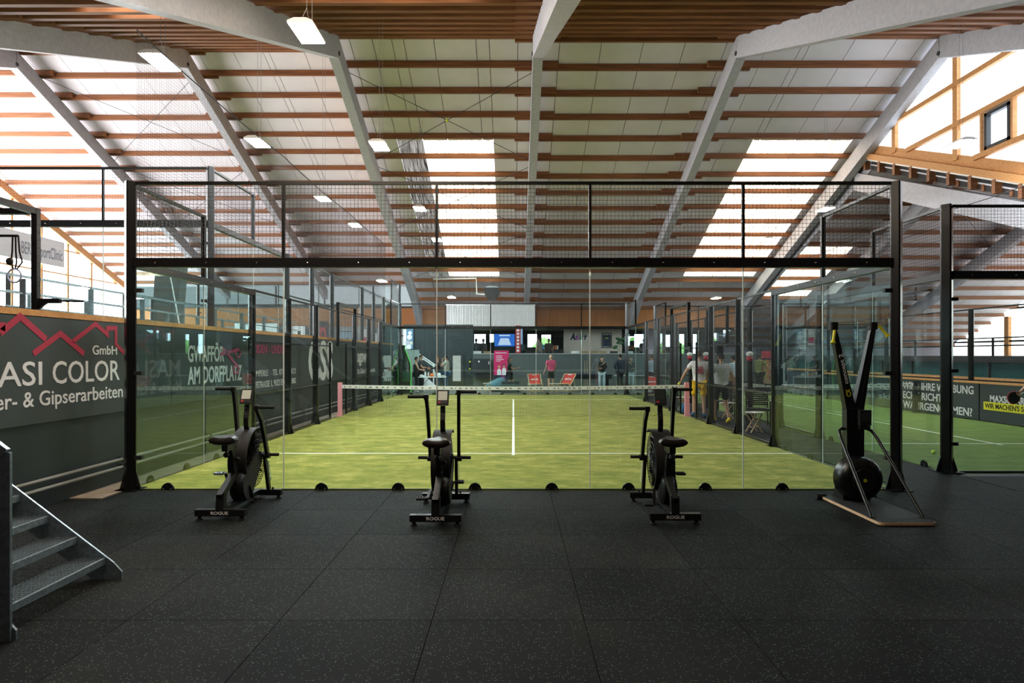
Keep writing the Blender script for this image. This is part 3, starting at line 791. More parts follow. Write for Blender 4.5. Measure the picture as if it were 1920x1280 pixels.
y0, _ = on_x(670, 690, XW); y1, _ = on_x(703, 690, XW); wtext(b, 'St.Galler Stadtwerke', 'whitematt', y0, y1, 1.10, .17, .02)
y0, _ = on_x(659, 660, XW); MB().prism([(y0, 1.5), (y0+.35, 1.5), (y0+.28, 1.85)], XW, XW+.006, 'x').build('arrow_mark', plain('pale green ink', (.3, .5, .36), .6), b)
board(17.0, 20.3, 'plain charcoal board at the far end of the terrace wall')

# ---- sign boards on the narrow court fence
XS = 12.38
def rboard(ya, yb, label, z0=.03, z1=1.0):
    t = thing('sign_board', label, 'sign', (0, 0, 0))
    MB().box(XS, XS+.03, ya+.01, yb-.01, z0, z1).build('panel', 'boardgrey', t); return t
UR = (0, -1, 0)
def rtext(t, s, mat, ya, yb, z, cap, bold=0.0, X=XS): return text(s, mat, t, (X, ya, z), UR, V, cap, ya-yb, bold)
b = rboard(8.75, 12.3, 'dark fence board with three lines of bold white question lettering')
rtext(b, 'WIRD IHRE WERBUNG', 'whitematt', 12.1, 8.95, .70, .21, .02); rtext(b, 'ECHT RICHTIG', 'whitematt', 12.1, 9.9, .40, .21, .02); rtext(b, 'WAHRGENOMMEN?', 'whitematt', 12.1, 9.0, .10, .21, .02)
b = rboard(5.2, 8.72, 'dark fence board with white lettering over a yellow strip')
rtext(b, 'MAXSOLAR', 'whitematt', 8.35, 7.2, .545, .165, .03)
MB().box(XS-.004, XS, 6.5, 8.58, .325, .535).build('yellow_strip', 'yellow', b)
rtext(b, "WIR MACHEN'S SICHTBAR", 'blackmatt', 8.53, 6.55, .375, .12, .02, X=XS-.004)
b = rboard(12.34, 17, 'dark fence board with faded grey lettering behind the net')
rtext(b, 'EN  TE', 'lilac', 14.6, 12.9, .62, .18, .02); rtext(b, 'as ski', 'lilac', 14.2, 12.8, .30, .18, .01)

# ================================================================== air bikes
def air_bike(label, x, y, zl, zr, yl, yr, screen, crank, rz=0):
    t = thing('air_bike', label, 'exercise bike', (x, y, 0), rz, 'fan bikes in a row before the glass')
    rs = MB().box(-.265, .265, -.035, .035, .045, .115).build('stabiliser', 'blacksatin', t)
    for s in (-1, 1): MB().lathe([(.034, 0), (.034, .012), (.02, .02), (.02, .046)], (s*.225, 0, 0), 10).build('levelling_foot', 'rubbergrip', rs)
    text('ROGUE', 'white', rs, (-.092, -.036, .064), (1, 0, 0), (0, 0, 1), .032, .185, .02, .001)
    fs = MB().box(-.28, .28, 1.0, 1.07, .045, .115).build('stabiliser', 'blacksatin', t)
    for s in (-1, 1):
        MB().lathe([(.034, 0), (.034, .012), (.02, .02), (.02, .046)], (s*.24, 1.035, 0), 10).build('transport_foot', 'rubbergrip', fs)
        MB().cyl((s*.17, 1.035, .115), (s*.17, 1.035, .14), .012, 8).build('stabiliser_bolt', 'blackmatt', fs)
    fr = MB()
    fr.bar((0, -.0, .10), (0, .02, .29), .085, .075, up=(0, 1, 0))
    fr.bar((0, -.03, .245), (0, .38, .46), .062, .075)
    fr.bar((0, .02, .10), (0, 1.02, .09), .06, .05)
    fr.bar((0, .37, .22), (0, .27, .66), .055, .075, up=(0, 1, 0))
    fr.build('frame', 'blacksatin', t)
    sp = MB().bar((0, .285, .60), (0, .245, .735), .04, .05, up=(0, 1, 0)).box(-.032, .032, .09, .33, .715, .785).cyl((0, .17, .785), (0, .17, .82), .03, 10)
    sp = sp.build('seat_slide', 'blacksatin', t)
    MB().ball((0, .13, .672), .032, 10, 6).cyl((0, .13, .68), (0, .13, .72), .012, 8).build('adjust_knob', 'blackmatt', sp)
    MB().ball((.055, .30, .60), .026, 10, 6).cyl((.0, .30, .60), (.055, .30, .60), .01, 8).build('adjust_knob', 'blackmatt', sp)
    # saddle: broad rear, narrow raised nose
    sd = MB(); rings = [(.005, .09, .835, .03), (.02, .145, .842, .050), (.09, .152, .845, .056), (.16, .118, .843, .052), (.23, .066, .843, .045), (.29, .042, .848, .034), (.325, .02, .846, .016)]
    n = 14; vs = []
    for (yy, hw, zc, hh) in rings:
        for k in range(n):
            a = 2*math.pi*k/n; cx = math.cos(a); dip = -.030*math.exp(-(cx/.35)**2) if math.sin(a) > 0 and yy < .2 else 0
            vs.append((hw*cx, yy, zc+hh*math.sin(a)+dip))
    fsx = [(i*n+k, i*n+(k+1)%n, (i+1)*n+(k+1)%n, (i+1)*n+k) for i in range(len(rings)-1) for k in range(n)]+[tuple(range(n))[::-1], tuple(range((len(rings)-1)*n, len(rings)*n))]
    sd.add(vs, fsx).build('saddle', 'seatmat', t, True)
    # crank housing and belt cover
    m = MB().lathe([(.04, -.075), (.15, -.07), (.175, -.05), (.175, .05), (.15, .07), (.04, .075)], (.02, .47, .27), 28, 'x')
    ch = m.build('crank_housing', 'blacksatin', t, True)
    MB().lathe([(.015, -.082), (.06, -.082), (.06, .082), (.015, .082)], (.02, .47, .27), 18, 'x').build('hub_cover', 'greysteel', ch, True)
    st = []
    for k in range(9): a = math.radians(118+180*k/8-60+60); 
    def stad(y0, z0, r0, y1, z1, r1):
        ang = math.atan2(z1-z0, y1-y0); p = []
        for k in range(9): a = ang+math.pi/2+math.pi*k/8; p.append((y0+r0*math.cos(a), z0+r0*math.sin(a)))
        for k in range(9): a = ang-math.pi/2+math.pi*k/8; p.append((y1+r1*math.cos(a), z1+r1*math.sin(a)))
        return p
    MB().prism(stad(.47, .27, .15, .76, .52, .10), .03, .11, 'x').build('belt_cover', 'blackmatt', t)
    # fan with cage
    fy, fz_, R, hw = .76, .535, .335, .085
    cg = MB()
    for s in (-1, 1):
        for r in (.10, .16, .22, .28, R):
            cg.tube([(s*(hw-.02*(r/R)**4), fy+r*math.cos(a*math.pi/18), fz_+r*math.sin(a*math.pi/18)) for a in range(36)], .003, 4, closed=True)
        for k in range(36):
            a = 2*math.pi*k/36; cg.wire((s*hw, fy+.06*math.cos(a), fz_+.06*math.sin(a)), (s*(hw-.02), fy+R*math.cos(a), fz_+R*math.sin(a)), .0025)
    for k in range(72):
        a = 2*math.pi*k/72; cg.wire((-hw+.02, fy+R*math.cos(a), fz_+R*math.sin(a)), (hw-.02, fy+R*math.cos(a), fz_+R*math.sin(a)), .0025)
    cage = tag(cg.build('fan_cage', 'black', t), kind='stuff')
    hubm = MB().lathe([(.02, -hw-.005), (.07, -hw), (.07, hw), (.02, hw+.005)], (0, fy, fz_), 18, 'x').build('fan_hub', 'blackmatt', t, True)
    for k in range(8):
        a = 2*math.pi*k/8+.2; c, s_ = math.cos(a), math.sin(a)
        MB().add([(-.06, fy+.07*c, fz_+.07*s_), (.06, fy+.07*c+.02*s_, fz_+.07*s_-.02*c), (.065, fy+.31*c+.04*s_, fz_+.31*s_-.04*c), (-.065, fy+.31*c, fz_+.31*s_)], [(0, 1, 2, 3)]).build('fan_blade', 'blackmatt', hubm)
    # wind shroud: rear facing band that wraps the cage
    sh = MB(); n = 22; vs = []
    for k in range(n+1):
        a = math.radians(62+172*k/n); r = R+.018
        vs += [(-.105, fy+r*math.cos(a), fz_+r*math.sin(a)), (.105, fy+r*math.cos(a), fz_+r*math.sin(a)), (.105, fy+(r+.012)*math.cos(a), fz_+(r+.012)*math.sin(a)), (-.105, fy+(r+.012)*math.cos(a), fz_+(r+.012)*math.sin(a))]
    sh.add(vs, [(4*k+i, 4*k+(i+1)%4, 4*k+4+(i+1)%4, 4*k+4+i) for k in range(n) for i in range(4)]+[(0, 1, 2, 3), (4*n+3, 4*n+2, 4*n+1, 4*n)])
    sh.build('wind_shroud', 'blackmatt', t, True)
    for s in (-1, 1):
        f = MB().bar((s*.125, 1.03, .10), (s*.135, .86, .575), .035, .055, up=(0, 1, 0)).build('fork_upright', 'blacksatin', t)
        MB().cyl((s*.11, .86, .565), (s*.305, .86, .565), .019, 12).build('foot_peg', 'rubbergrip', f)
        u = Vector((0, .17, -.475)).normalized()
        if s > 0: text('ROGUE', 'cyan', f, (s*.145+.012, .905, .47), u, Vector((0, .475, .17)), .035, .26, .01, .002)
        else: text('ROGUE', 'white', f, (s*.145-.012, .985, .24), -u, Vector((0, .475, .17)), .035, .26, .01, .002)
    # swing arms
    for s, zt, yt in ((-1, zl, yl), (1, zr, yr)):
        pts = [(s*.165, .88, .54), (s*.17, .84-(.84-yt)*.20, .56+(zt-.56)*.38), (s*.175, .84-(.84-yt)*.55, .56+(zt-.56)*.76), (s*.18, yt+.02, zt-.02), (s*.18, yt, zt)]
        arm = MB()
        for p, q in zip(pts[:-2], pts[1:-1]): arm.bar(p, q, .036, .055, up=(0, 1, 0))
        arm.box(min(s*.155, s*.205), max(s*.155, s*.205), yt-.02, yt+.04, zt-.035, zt+.022)
        arm = arm.build('swing_arm', 'blacksatin', t)
        MB().cyl((s*.19, yt, zt), (s*.385, yt, zt), .019, 12).build('hand_grip', 'rubbergrip', arm)
        MB().cyl((s*.13, .87, .555), (s*.2, .87, .555), .035, 12).build('arm_pivot', 'blacksatin', arm)
    # console mast and console
    pts = [(0, .70, .86), (0, .66, .93), (0, .655, 1.02), (0, .68, 1.10), (0, .69, 1.18)]
    ms = MB()
    for p, q in zip(pts[:-1], pts[1:]): ms.bar(p, q, .055, .03, up=(0, 1, 0))
    ms = ms.build('console_mast', 'blacksatin', t)
    for z in (1.07, 1.14): MB().cyl((0, .645, z), (0, .672, z), .006, 8).build('mast_bolt', 'chrome', ms)
    R_ = Matrix.Translation((0, .665, 1.275)) @ Matrix.Rotation(math.radians(-22), 4, 'X')
    co = MB().cbox(-.068, .068, -.012, .02, -.088, .088, .006).move(R_).build('console', 'blackmatt', t)
    MB().box(-.052, .052, -.0145, -.012, -.035, .072).move(R_).build('console_screen', screen, co)
    for i, (mt, xx) in enumerate((('redpad', -.035), ('greysteel', 0), ('greysteel', .035))):
        MB().box(xx-.014, xx+.014, -.0155, -.012, -.07, -.048).move(R_).build('console_button', mt, co)
    # cranks and pedals
    for s in (-1, 1):
        a = crank+(0 if s < 0 else math.pi); ey, ez = .47+.17*math.cos(a), .27+.17*math.sin(a)
        ez = max(ez, .10)
        c = MB().bar((s*.115, .47, .27), (s*.125, ey, ez), .016, .03, up=(1, 0, 0)).build('crank_arm', 'blacksatin', t)
        p = MB(); x0 = s*.14
        for yy in (-.045, .045): p.box(min(x0, x0+s*.10), max(x0, x0+s*.10), ey+yy-.008, ey+yy+.008, ez-.012, ez+.012)
        for k in range(4): xx = x0+s*(.005+.03*k); p.box(min(xx, xx+s*.008), max(xx, xx+s*.008), ey-.045, ey+.045, ez-.012, ez+.012)
        p.cyl((s*.12, ey, ez), (s*.24, ey, ez), .01, 8)
        p.build('pedal', 'galv' if s < 0 and x < -2 else 'blackmatt', c)
    return t
air_bike('black fan bike beside the terrace wall, its console coloured with a pale reflection', -3.12, -1.55, 1.36, 1.16, .72, .50, 'lcd', math.radians(115))
air_bike('black fan bike in the middle of the row, pale console', -.80, -1.78, 1.29, 1.34, .60, .66, 'lcd', math.radians(200))
air_bike('black fan bike nearest the ski machine, dark console', 1.68, -1.72, 1.16, 1.36, .50, .74, 'lcddark', math.radians(250))

# ================================================================== ski machine
t = thing('ski_machine', 'black upright ski machine with yellow handles on a plywood edged base', 'exercise machine', (4.06, -.75, 0))
def rr(x0, x1, y0, y1, r, n=5):
    p = []
    for cx, cy, a0 in ((x1-r, y1-r, 0), (x0+r, y1-r, 90), (x0+r, y0+r, 180), (x1-r, y0+r, 270)):
        for k in range(n+1): a = math.radians(a0+90*k/n); p.append((cx+r*math.cos(a), cy+r*math.sin(a)))
    return p
pl = MB().prism(rr(-.30, .30, -1.06, .22, .06), .008, .036, 'z').build('base_board', 'ply', t)
MB().prism(rr(-.292, .292, -1.052, .212, .056), .036, .040, 'z').build('grip_mat', 'matgrip', pl)
for s in (-1, 1): MB().cyl((s*.25, .2, .035), (s*.36, .2, .035), .035, 12).build('roller', 'blackmatt', pl)
for s in (-1, 1): MB().cyl((s*.25, -.9, 0), (s*.25, -.9, .01), .02, 8).build('rubber_foot', 'rubbergrip', pl)
MB().prism([(-.06, .04), (.20, .04), (.10, .30), (.0, .30)], -.16, .16, 'x').build('foot_bracket', 'blacksatin', t)
fw = MB().lathe([(.05, -.17), (.15, -.165), (.225, -.135), (.255, -.09), (.262, -.02), (.262, .05), (.24, .07), (.12, .075)], (0, -.06, .31), 36, 'y').build('flywheel_housing', 'black', t, True)
MB().lathe([(.03, -.178), (.135, -.176), (.14, -.165), (.03, -.165)], (0, -.06, .31), 28, 'y').build('flywheel_cover', 'blackmatt', fw, True)
MB().lathe([(.008, -.182), (.022, -.181), (.022, -.176), (.008, -.176)], (0, -.06, .31), 12, 'y').build('emblem', 'yellow', fw)
MB().box(-.03, .03, -.13, -.125, .17, .172).build('housing_seam', 'greysteel', fw)
cl_ = MB().bar((0, .03, .40), (0, .03, 1.14), .20, .12, up=(0, 1, 0), w1=.21, h1=.11).build('column', 'blacksatin', t)
for k in range(7): MB().cyl((-.09+.03*k, -.035, 1.12), (-.09+.03*k, -.024, 1.12), .005, 6).build('rivet', 'chrome', cl_)
for s, xt in ((-1, -.235), (1, .235)):
    a = MB().bar((s*.045, .03, 1.10), (xt, .04, 2.08), .115, .10, up=(0, 1, 0), w1=.055, h1=.06).build('ski_arm', 'blacksatin', t)
    MB().cbox(xt-.045, xt+.045, -.01, .09, 2.06, 2.15, .012).build('pulley_cap', 'blackmatt', a)
    if s > 0: MB().bar((s*.06, -.026, 1.15), (xt-.005, .008, 2.06), .012, .004, up=(0, 1, 0)).build('arm_slot', 'greysteel', a)
    dirv = Vector((s*.55, -.25, -.80)).normalized() if s > 0 else Vector((-.25, -.25, -.95)).normalized()
    h0 = Vector((xt+s*.05, -.005, 2.11)) if s > 0 else Vector((xt-.01, -.02, 2.05))
    h = MB().tube([h0, h0+dirv*.03, h0+dirv*.12, h0+dirv*.15, h0+dirv*.165], [.017, .017, .016, .028, .03], 12).build('handle', 'yellow', a, True)
ua = Vector((-.19, .01, .98)).normalized()
text('concept 2', 'white', t, (-.088, -.03, 1.42), ua, Vector((-.98, 0, -.19)), .045, .36, .02, .002, 'brand_lettering')
text('CX', 'yellow', t, (-.055, -.033, 1.27), ua, Vector((-.98, 0, -.19)), .05, .09, .03, .002, 'brand_emblem')
cord = MB().wire((-.235, .02, 2.12), (.235, .02, 2.12), .003).build('cord', 'netcord', t)
mo = MB().cbox(.005, .155, -.10, -.045, .93, 1.11, .012).build('monitor', 'blackmatt', t)
MB().box(.03, .13, -.103, -.100, .98, 1.09).build('monitor_screen', 'lcddark', mo)
MB().box(.02, .14, -.09, -.04, .88, .925).build('monitor_cradle', 'blackmatt', mo)
for s in (-1, 1):
    pts = [(s*.08, .03, .87), (s*.14, .02, .885), (s*.19, -.02, .86), (s*.215, -.10, .78), (s*.27, -.83, .075), (s*.275, -.86, .042)]
    MB().tube(pts, .018, 10).build('support_tube', 'black', t, True)
    MB().box(s*.275-.03, s*.275+.03, -.90, -.83, .040, .046).build('tube_foot', 'blackmatt', t)

# ================================================================== metal stair at the terrace side
t = thing('metal_stair', 'short galvanised stair with grating treads at the terrace wall', 'stairs', (0, 0, 0))
YF, YN = -3.37, -4.45
def stringer(y):
    return MB().prism([(-3.07, 0), (-3.07, .06), (-3.14, .135), (-5.36, 1.83), (-5.36, 1.55), (-3.30, 0)], y-.008, y+.008, 'y').build('stringer', 'galv', t)
stringer(YF); stringer(YN)
for k in range(1, 10):
    xe = -3.20-.222*(k-1); z = .165*k
    tr = MB().box(xe-.012, xe+.004, YN+.01, YF-.01, z-.045, z+.004).build('tread', 'galv', t)
    m = MB()
    for i in range(8): x = xe-.035-.028*i; m.box(x-.0025, x+.0025, YN+.01, YF-.01, z-.025, z)
    for i in range(27): y = YN+.04+.039*i; m.box(xe-.25, xe-.012, y-.0015, y+.0015, z-.012, z-.002)
    tag(m.build('grating', 'tread', tr), kind='stuff')
    for y in (YF-.01, YN+.01): MB().box(xe-.2, xe-.02, min(y, y-.004), max(y, y+.004), z-.07, z).build('tread_bracket', 'galv', tr)
MB().box(-3.16, -3.09, YN-.03, YN-.01, .0, 1.16).build('handrail_post', 'galv', t)
MB().bar((-3.12, YN-.02, 1.16), (-5.36, YN-.02, 2.86), .03, .05).build('handrail', 'galv', t)

# ================================================================== terrace gym rack, railing, strut
ZT = 1.25
t = thing('power_rack', 'black power rack standing on the terrace behind the parapet', 'gym rack', (0, 0, 0))
XR0, YR0 = -6.2, -.05
HOLE = MB().cyl((-.043, 0, 0), (.043, 0, 0), .010, 6).mesh('peg_hole', 'greysteel')
for (x, y) in ((XR0, YR0), (XR0-1.2, YR0), (XR0-1.2, YR0-1.2), (XR0, YR0-1.2)):
    u = MB().cbox(x-.04, x+.04, y-.04, y+.04, ZT, 3.66, .006).build('upright', 'black', t)
    for k in range(22): obj('peg_hole', HOLE, u, loc=(x, y, ZT+.2+.1*k))
text('ROGUE', 'white', u, (XR0+.042, YR0, 2.32), (0, 0, -1), (0, 1, 0), .045, .3, .02, .001)
for a, b_ in (((XR0, YR0), (XR0-1.2, YR0)), ((XR0, YR0-1.2), (XR0-1.2, YR0-1.2)), ((XR0, YR0), (XR0, YR0-1.2)), ((XR0-1.2, YR0), (XR0-1.2, YR0-1.2))):
    MB().bar((*a, 3.62), (*b_, 3.62), .07, .08).build('crossmember', 'black', t)
MB().cyl((XR0, YR0-.3, 3.25), (XR0-1.2, YR0-.3, 3.25), .016, 10).build('pull_up_bar', 'black', t)
sa = MB().box(XR0+.04, XR0+.32, YR0-.03, YR0+.03, 2.43, 2.49).prism([(XR0+.04, 2.35), (XR0+.16, 2.44), (XR0+.04, 2.44)], YR0-.02, YR0+.02, 'y').cyl((XR0+.32, YR0, 2.46), (XR0+.62, YR0, 2.455), .014, 8)
sa.build('spotter_arm', 'black', t)
s_ = thing('suspension_strap', 'black suspension straps with a pale ring hung on the rack bar', 'strap', (PX(27, -.35), -.35, 3.25))
for dx in (-.02, .015, .05): MB().tube([(dx, 0, 0), (dx*1.3, .0, -.2), (dx*2, 0, -.33), (dx*.6, 0, -.42)], .011, 5).build('strap_loop', 'netcord', s_)
MB().tube([(.0+.085*math.cos(a*math.pi/10), 0, -.50+.085*math.sin(a*math.pi/10)) for a in range(20)], .012, 6, closed=True).build('ring', plain('pale blue ring', (.35, .4, .6), .5), s_, True)
MB().ball((-.06, 0, -.32), .05, 8, 6, (1, .6, 1)).build('buckle', 'blackmatt', s_)
# railing
for xr, lab in ((-8.0, 'nearer galvanised railing on the terrace'), (-9.6, 'farther galvanised railing on the terrace')):
    t = thing('railing', lab, 'railing', (0, 0, 0))
    zt = 3.0 if xr > -9 else 2.95
    for k in range(9):
        y = .4+1.7*k+(.6 if xr < -9 else 0)
        MB().box(xr-.05, xr+.05, y-.01, y+.01, ZT, zt).build('railing_post', 'galv', t)
    for z in (zt, zt-.28, zt-.56):
        for ya, yb, za, zb in ((-1, 3.5, .06, .028), (3.8, 15.5, .025, -.06)): MB().bar((xr, ya, z+za), (xr, yb, z+zb), .04, .04 if z == zt else .025).build('handrail', 'galv', t)
t = thing('concrete_strut', 'dark leaning concrete strut rising from the terrace', 'column', (0, 0, 0))
YS = 15.7
MB().prism([(PX(287, YS), ZT), (PX(331, YS), ZT), (PX(346, YS), PZ(500, YS)), (PX(298, YS), PZ(500, YS))], YS-.25, YS+.25, 'y').build('shaft', plain('shaded concrete', (.10, .11, .11), .8, noise=.15, scale=5), t)  # darker concrete copy, shade put into its colour
MB().box(PX(284, YS), PX(334, YS), YS-.3, YS+.3, ZT, ZT+.25).build('footing', 'concrete', t)
MB().wire((PX(320, 15.3), 15.3, PZ(520, 15.3)), (PX(352, 15.3), 15.3, ZT), .02).build('tie_rod', 'white', t)
# clinic banner on the gable
XBN = XG+.25
t = thing('gable_banner', 'pale grey clinic banner hung on the bright gable', 'banner', (0, 0, 0))
ya, yb = on_x(-60, 480, XBN)[0], on_x(121, 480, XBN)[0]
MB().box(XBN-.02, XBN, ya, yb, 6.75, 8.2).build('cloth', plain('pale grey cloth', (.62, .62, .62), .8), t)
y0 = on_x(40, 480, XBN)[0]; y1 = on_x(117, 480, XBN)[0]
text('BERIT SportClinic', plain('grey ink', (.16, .17, .2), .7), t, (XBN, y0, 7.1), U, V, .62, y1-y0, .01)
# unit heater and pipe
t = thing('unit_heater', 'grey suspended unit heater with white pipe below the eave', 'heater', (0, 0, 0))
YH = 28.3
x0, x1 = PX(909, YH), PX(936, YH)
MB().box(x0, x1, YH-.35, YH+.35, PZ(551, YH), PZ(540, YH)).prism([(x0, PZ(551, YH)), (x0+.2, PZ(563, YH)), (x1-.2, PZ(563, YH)), (x1, PZ(551, YH))], YH-.35, YH+.35, 'y').build('casing', 'greysteel', t)
MB().prism([(x0, PZ(540, YH)), (x1, PZ(540, YH)), (x1-.2, PZ(537, YH)), (x0+.2, PZ(537, YH))], YH-.35, YH+.35, 'y').build('top_hood', 'galv', t)
MB().tube([(PX(812, YH), YH, PZ(523, YH)), (PX(893, YH), YH, PZ(522, YH)), (PX(894, YH), YH, PZ(551, YH)), (PX(909, YH), YH, PZ(552, YH))], .045, 8).build('pipe', 'white', t)
MB().wire((PX(922, YH), YH, PZ(540, YH)), (PX(922, YH), YH, PZ(523, YH)), .015).build('hanger', 'whitecord', t)
# white double sheet on the fascia
t = thing('white_wall_sheet', 'pair of white ribbed sheets hung on the pine fascia', 'screen', (0, 0, 0))
YW = 29.2
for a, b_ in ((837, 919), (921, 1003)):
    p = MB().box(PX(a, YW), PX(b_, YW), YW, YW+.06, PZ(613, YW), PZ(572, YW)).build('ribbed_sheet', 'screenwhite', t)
    m = MB(); n = 26
    for k in range(n): x = PX(a, YW)+(PX(b_, YW)-PX(a, YW))*(k+.5)/n; m.box(x-.008, x+.008, YW-.008, YW, PZ(613, YW), PZ(572, YW))
    tag(m.build('rib', plain('white rib', (.6, .6, .58), .6), p), kind='stuff')
MB().box(PX(835, YW), PX(1005, YW), YW-.05, YW+.08, PZ(572, YW), PZ(569, YW)).build('top_rail', 'white', t)
# tennis balls
for i, (px, py, Y, lab) in enumerate(((1750, 851, None, 'yellow ball lying on the narrow court turf'), (1226, 780, None, 'yellow ball lying by the far side of the net'))):
    d = CAMZ*FPX/(py-VY); tag(MB().ball((0, 0, .034), .034, 12, 8).build('tennis_ball', 'ball', None, True), lab, 'ball').location = ((px-VX)*d/FPX, d+CAMY, .005)

tag(MB().ball((0, 0, 0), .06, 12, 8).build('tennis_ball', 'ball', None, True), 'yellow ball stuck where the roof bracing cables cross', 'ball').location = ((XA+XB)/2, 16.1, fz(RYC, RZC, 16.1)+BD-.05)
# ================================================================== people
def skin_mesh(joints, edges, radii, root, lvl=2):
    names = list(joints); idx = {n: i for i, n in enumerate(names)}
    me = bpy.data.meshes.new('sk'); me.from_pydata([joints[n] for n in names], [(idx[a], idx[b]) for a, b in edges], [])
    o = bpy.data.objects.new('sk', me); COL.objects.link(o)
    o.modifiers.new('s', 'SKIN')
    if not me.skin_vertices: 
        return MB()
    for n in names:
        d = me.skin_vertices[0].data[idx[n]]; r = radii[n]; d.radius = r if isinstance(r, tuple) else (r, r); d.use_root = (n == root)
    sb = o.modifiers.new('b', 'SUBSURF'); sb.levels = lvl; sb.render_levels = lvl
    dg = bpy.context.evaluated_depsgraph_get(); dg.update()
    ev = bpy.data.meshes.new_from_object(o.evaluated_get(dg))
    m = MB(); m.add([tuple(v.co) for v in ev.vertices], [tuple(p.vertices) for p in ev.polygons])
    bpy.data.objects.remove(o); bpy.data.meshes.remove(me); bpy.data.meshes.remove(ev)
    return m
# one relaxed hand (right), wrist at origin, fingers along -z, thumb towards +y
_h = {'w': (0,0,0), 'p': (0,0,-.045), 'q': (0,0,-.075)}
_e = [('w','p'), ('p','q')]; _r = {'w': .024, 'p': (.032,.018), 'q': (.034,.016)}
for i, (dy, l) in enumerate(((.03, .070), (.010, .080), (-.010, .074), (-.030, .058))):
    a, b, c = 'a%d' % i, 'b%d' % i, 'c%d' % i
    _h[a] = (0, dy, -.092); _h[b] = (-.012, dy*1.05, -.092-l*.55); _h[c] = (-.036, dy*1.05, -.092-l)
    _e += [('q', a), (a, b), (b, c)]; _r[a] = .0095; _r[b] = .0088; _r[c] = .0075
_h['t1'] = (-.008, .045, -.055); _h['t2'] = (-.022, .056, -.09); _e += [('p', 't1'), ('t1', 't2')]; _r['t1'] = .011; _r['t2'] = .009
HAND = skin_mesh(_h, _e, _r, 'p', 1)

def head_mesh(c, tilt, sc=1.0):
    m = MB().ball((0, 0, 0), 1, 18, 14)
    vs = []
    for x, y, z in m.v:
        X, Y, Z = x*.075, y*.095, z*.118
        if z < 0: X *= 1+.30*z*(.4+.6*max(0, -z)); Y *= 1+.12*z
        if y > 0: Y *= .93
        if y > .85 and abs(x) < .3 and -.35 < z < .1: Y += .016
        vs.append((X, Y, Z))
    m.v = vs
    for s in (-1, 1): m.ball((s*.078, -.005, -.005), .026, 7, 5, (.35, .7, 1.1))
    m.ball((0, .093, -.022), .016, 7, 5, (.8, 1, 1.5))
    return m.move(Matrix.Translation(c) @ tilt @ Matrix.Scale(sc, 4))
SKIN = plain('light skin', (.50, .27, .18), .55); SKIN2 = plain('tan skin', (.36, .18, .11), .55); SKIN3 = plain('deep tan skin', (.22, .11, .07), .55)
def cloth(n, c): 
    k = 'cloth '+n
    if k not in M: M[k] = plain(k, c, .9, noise=.12, scale=12)
    return k
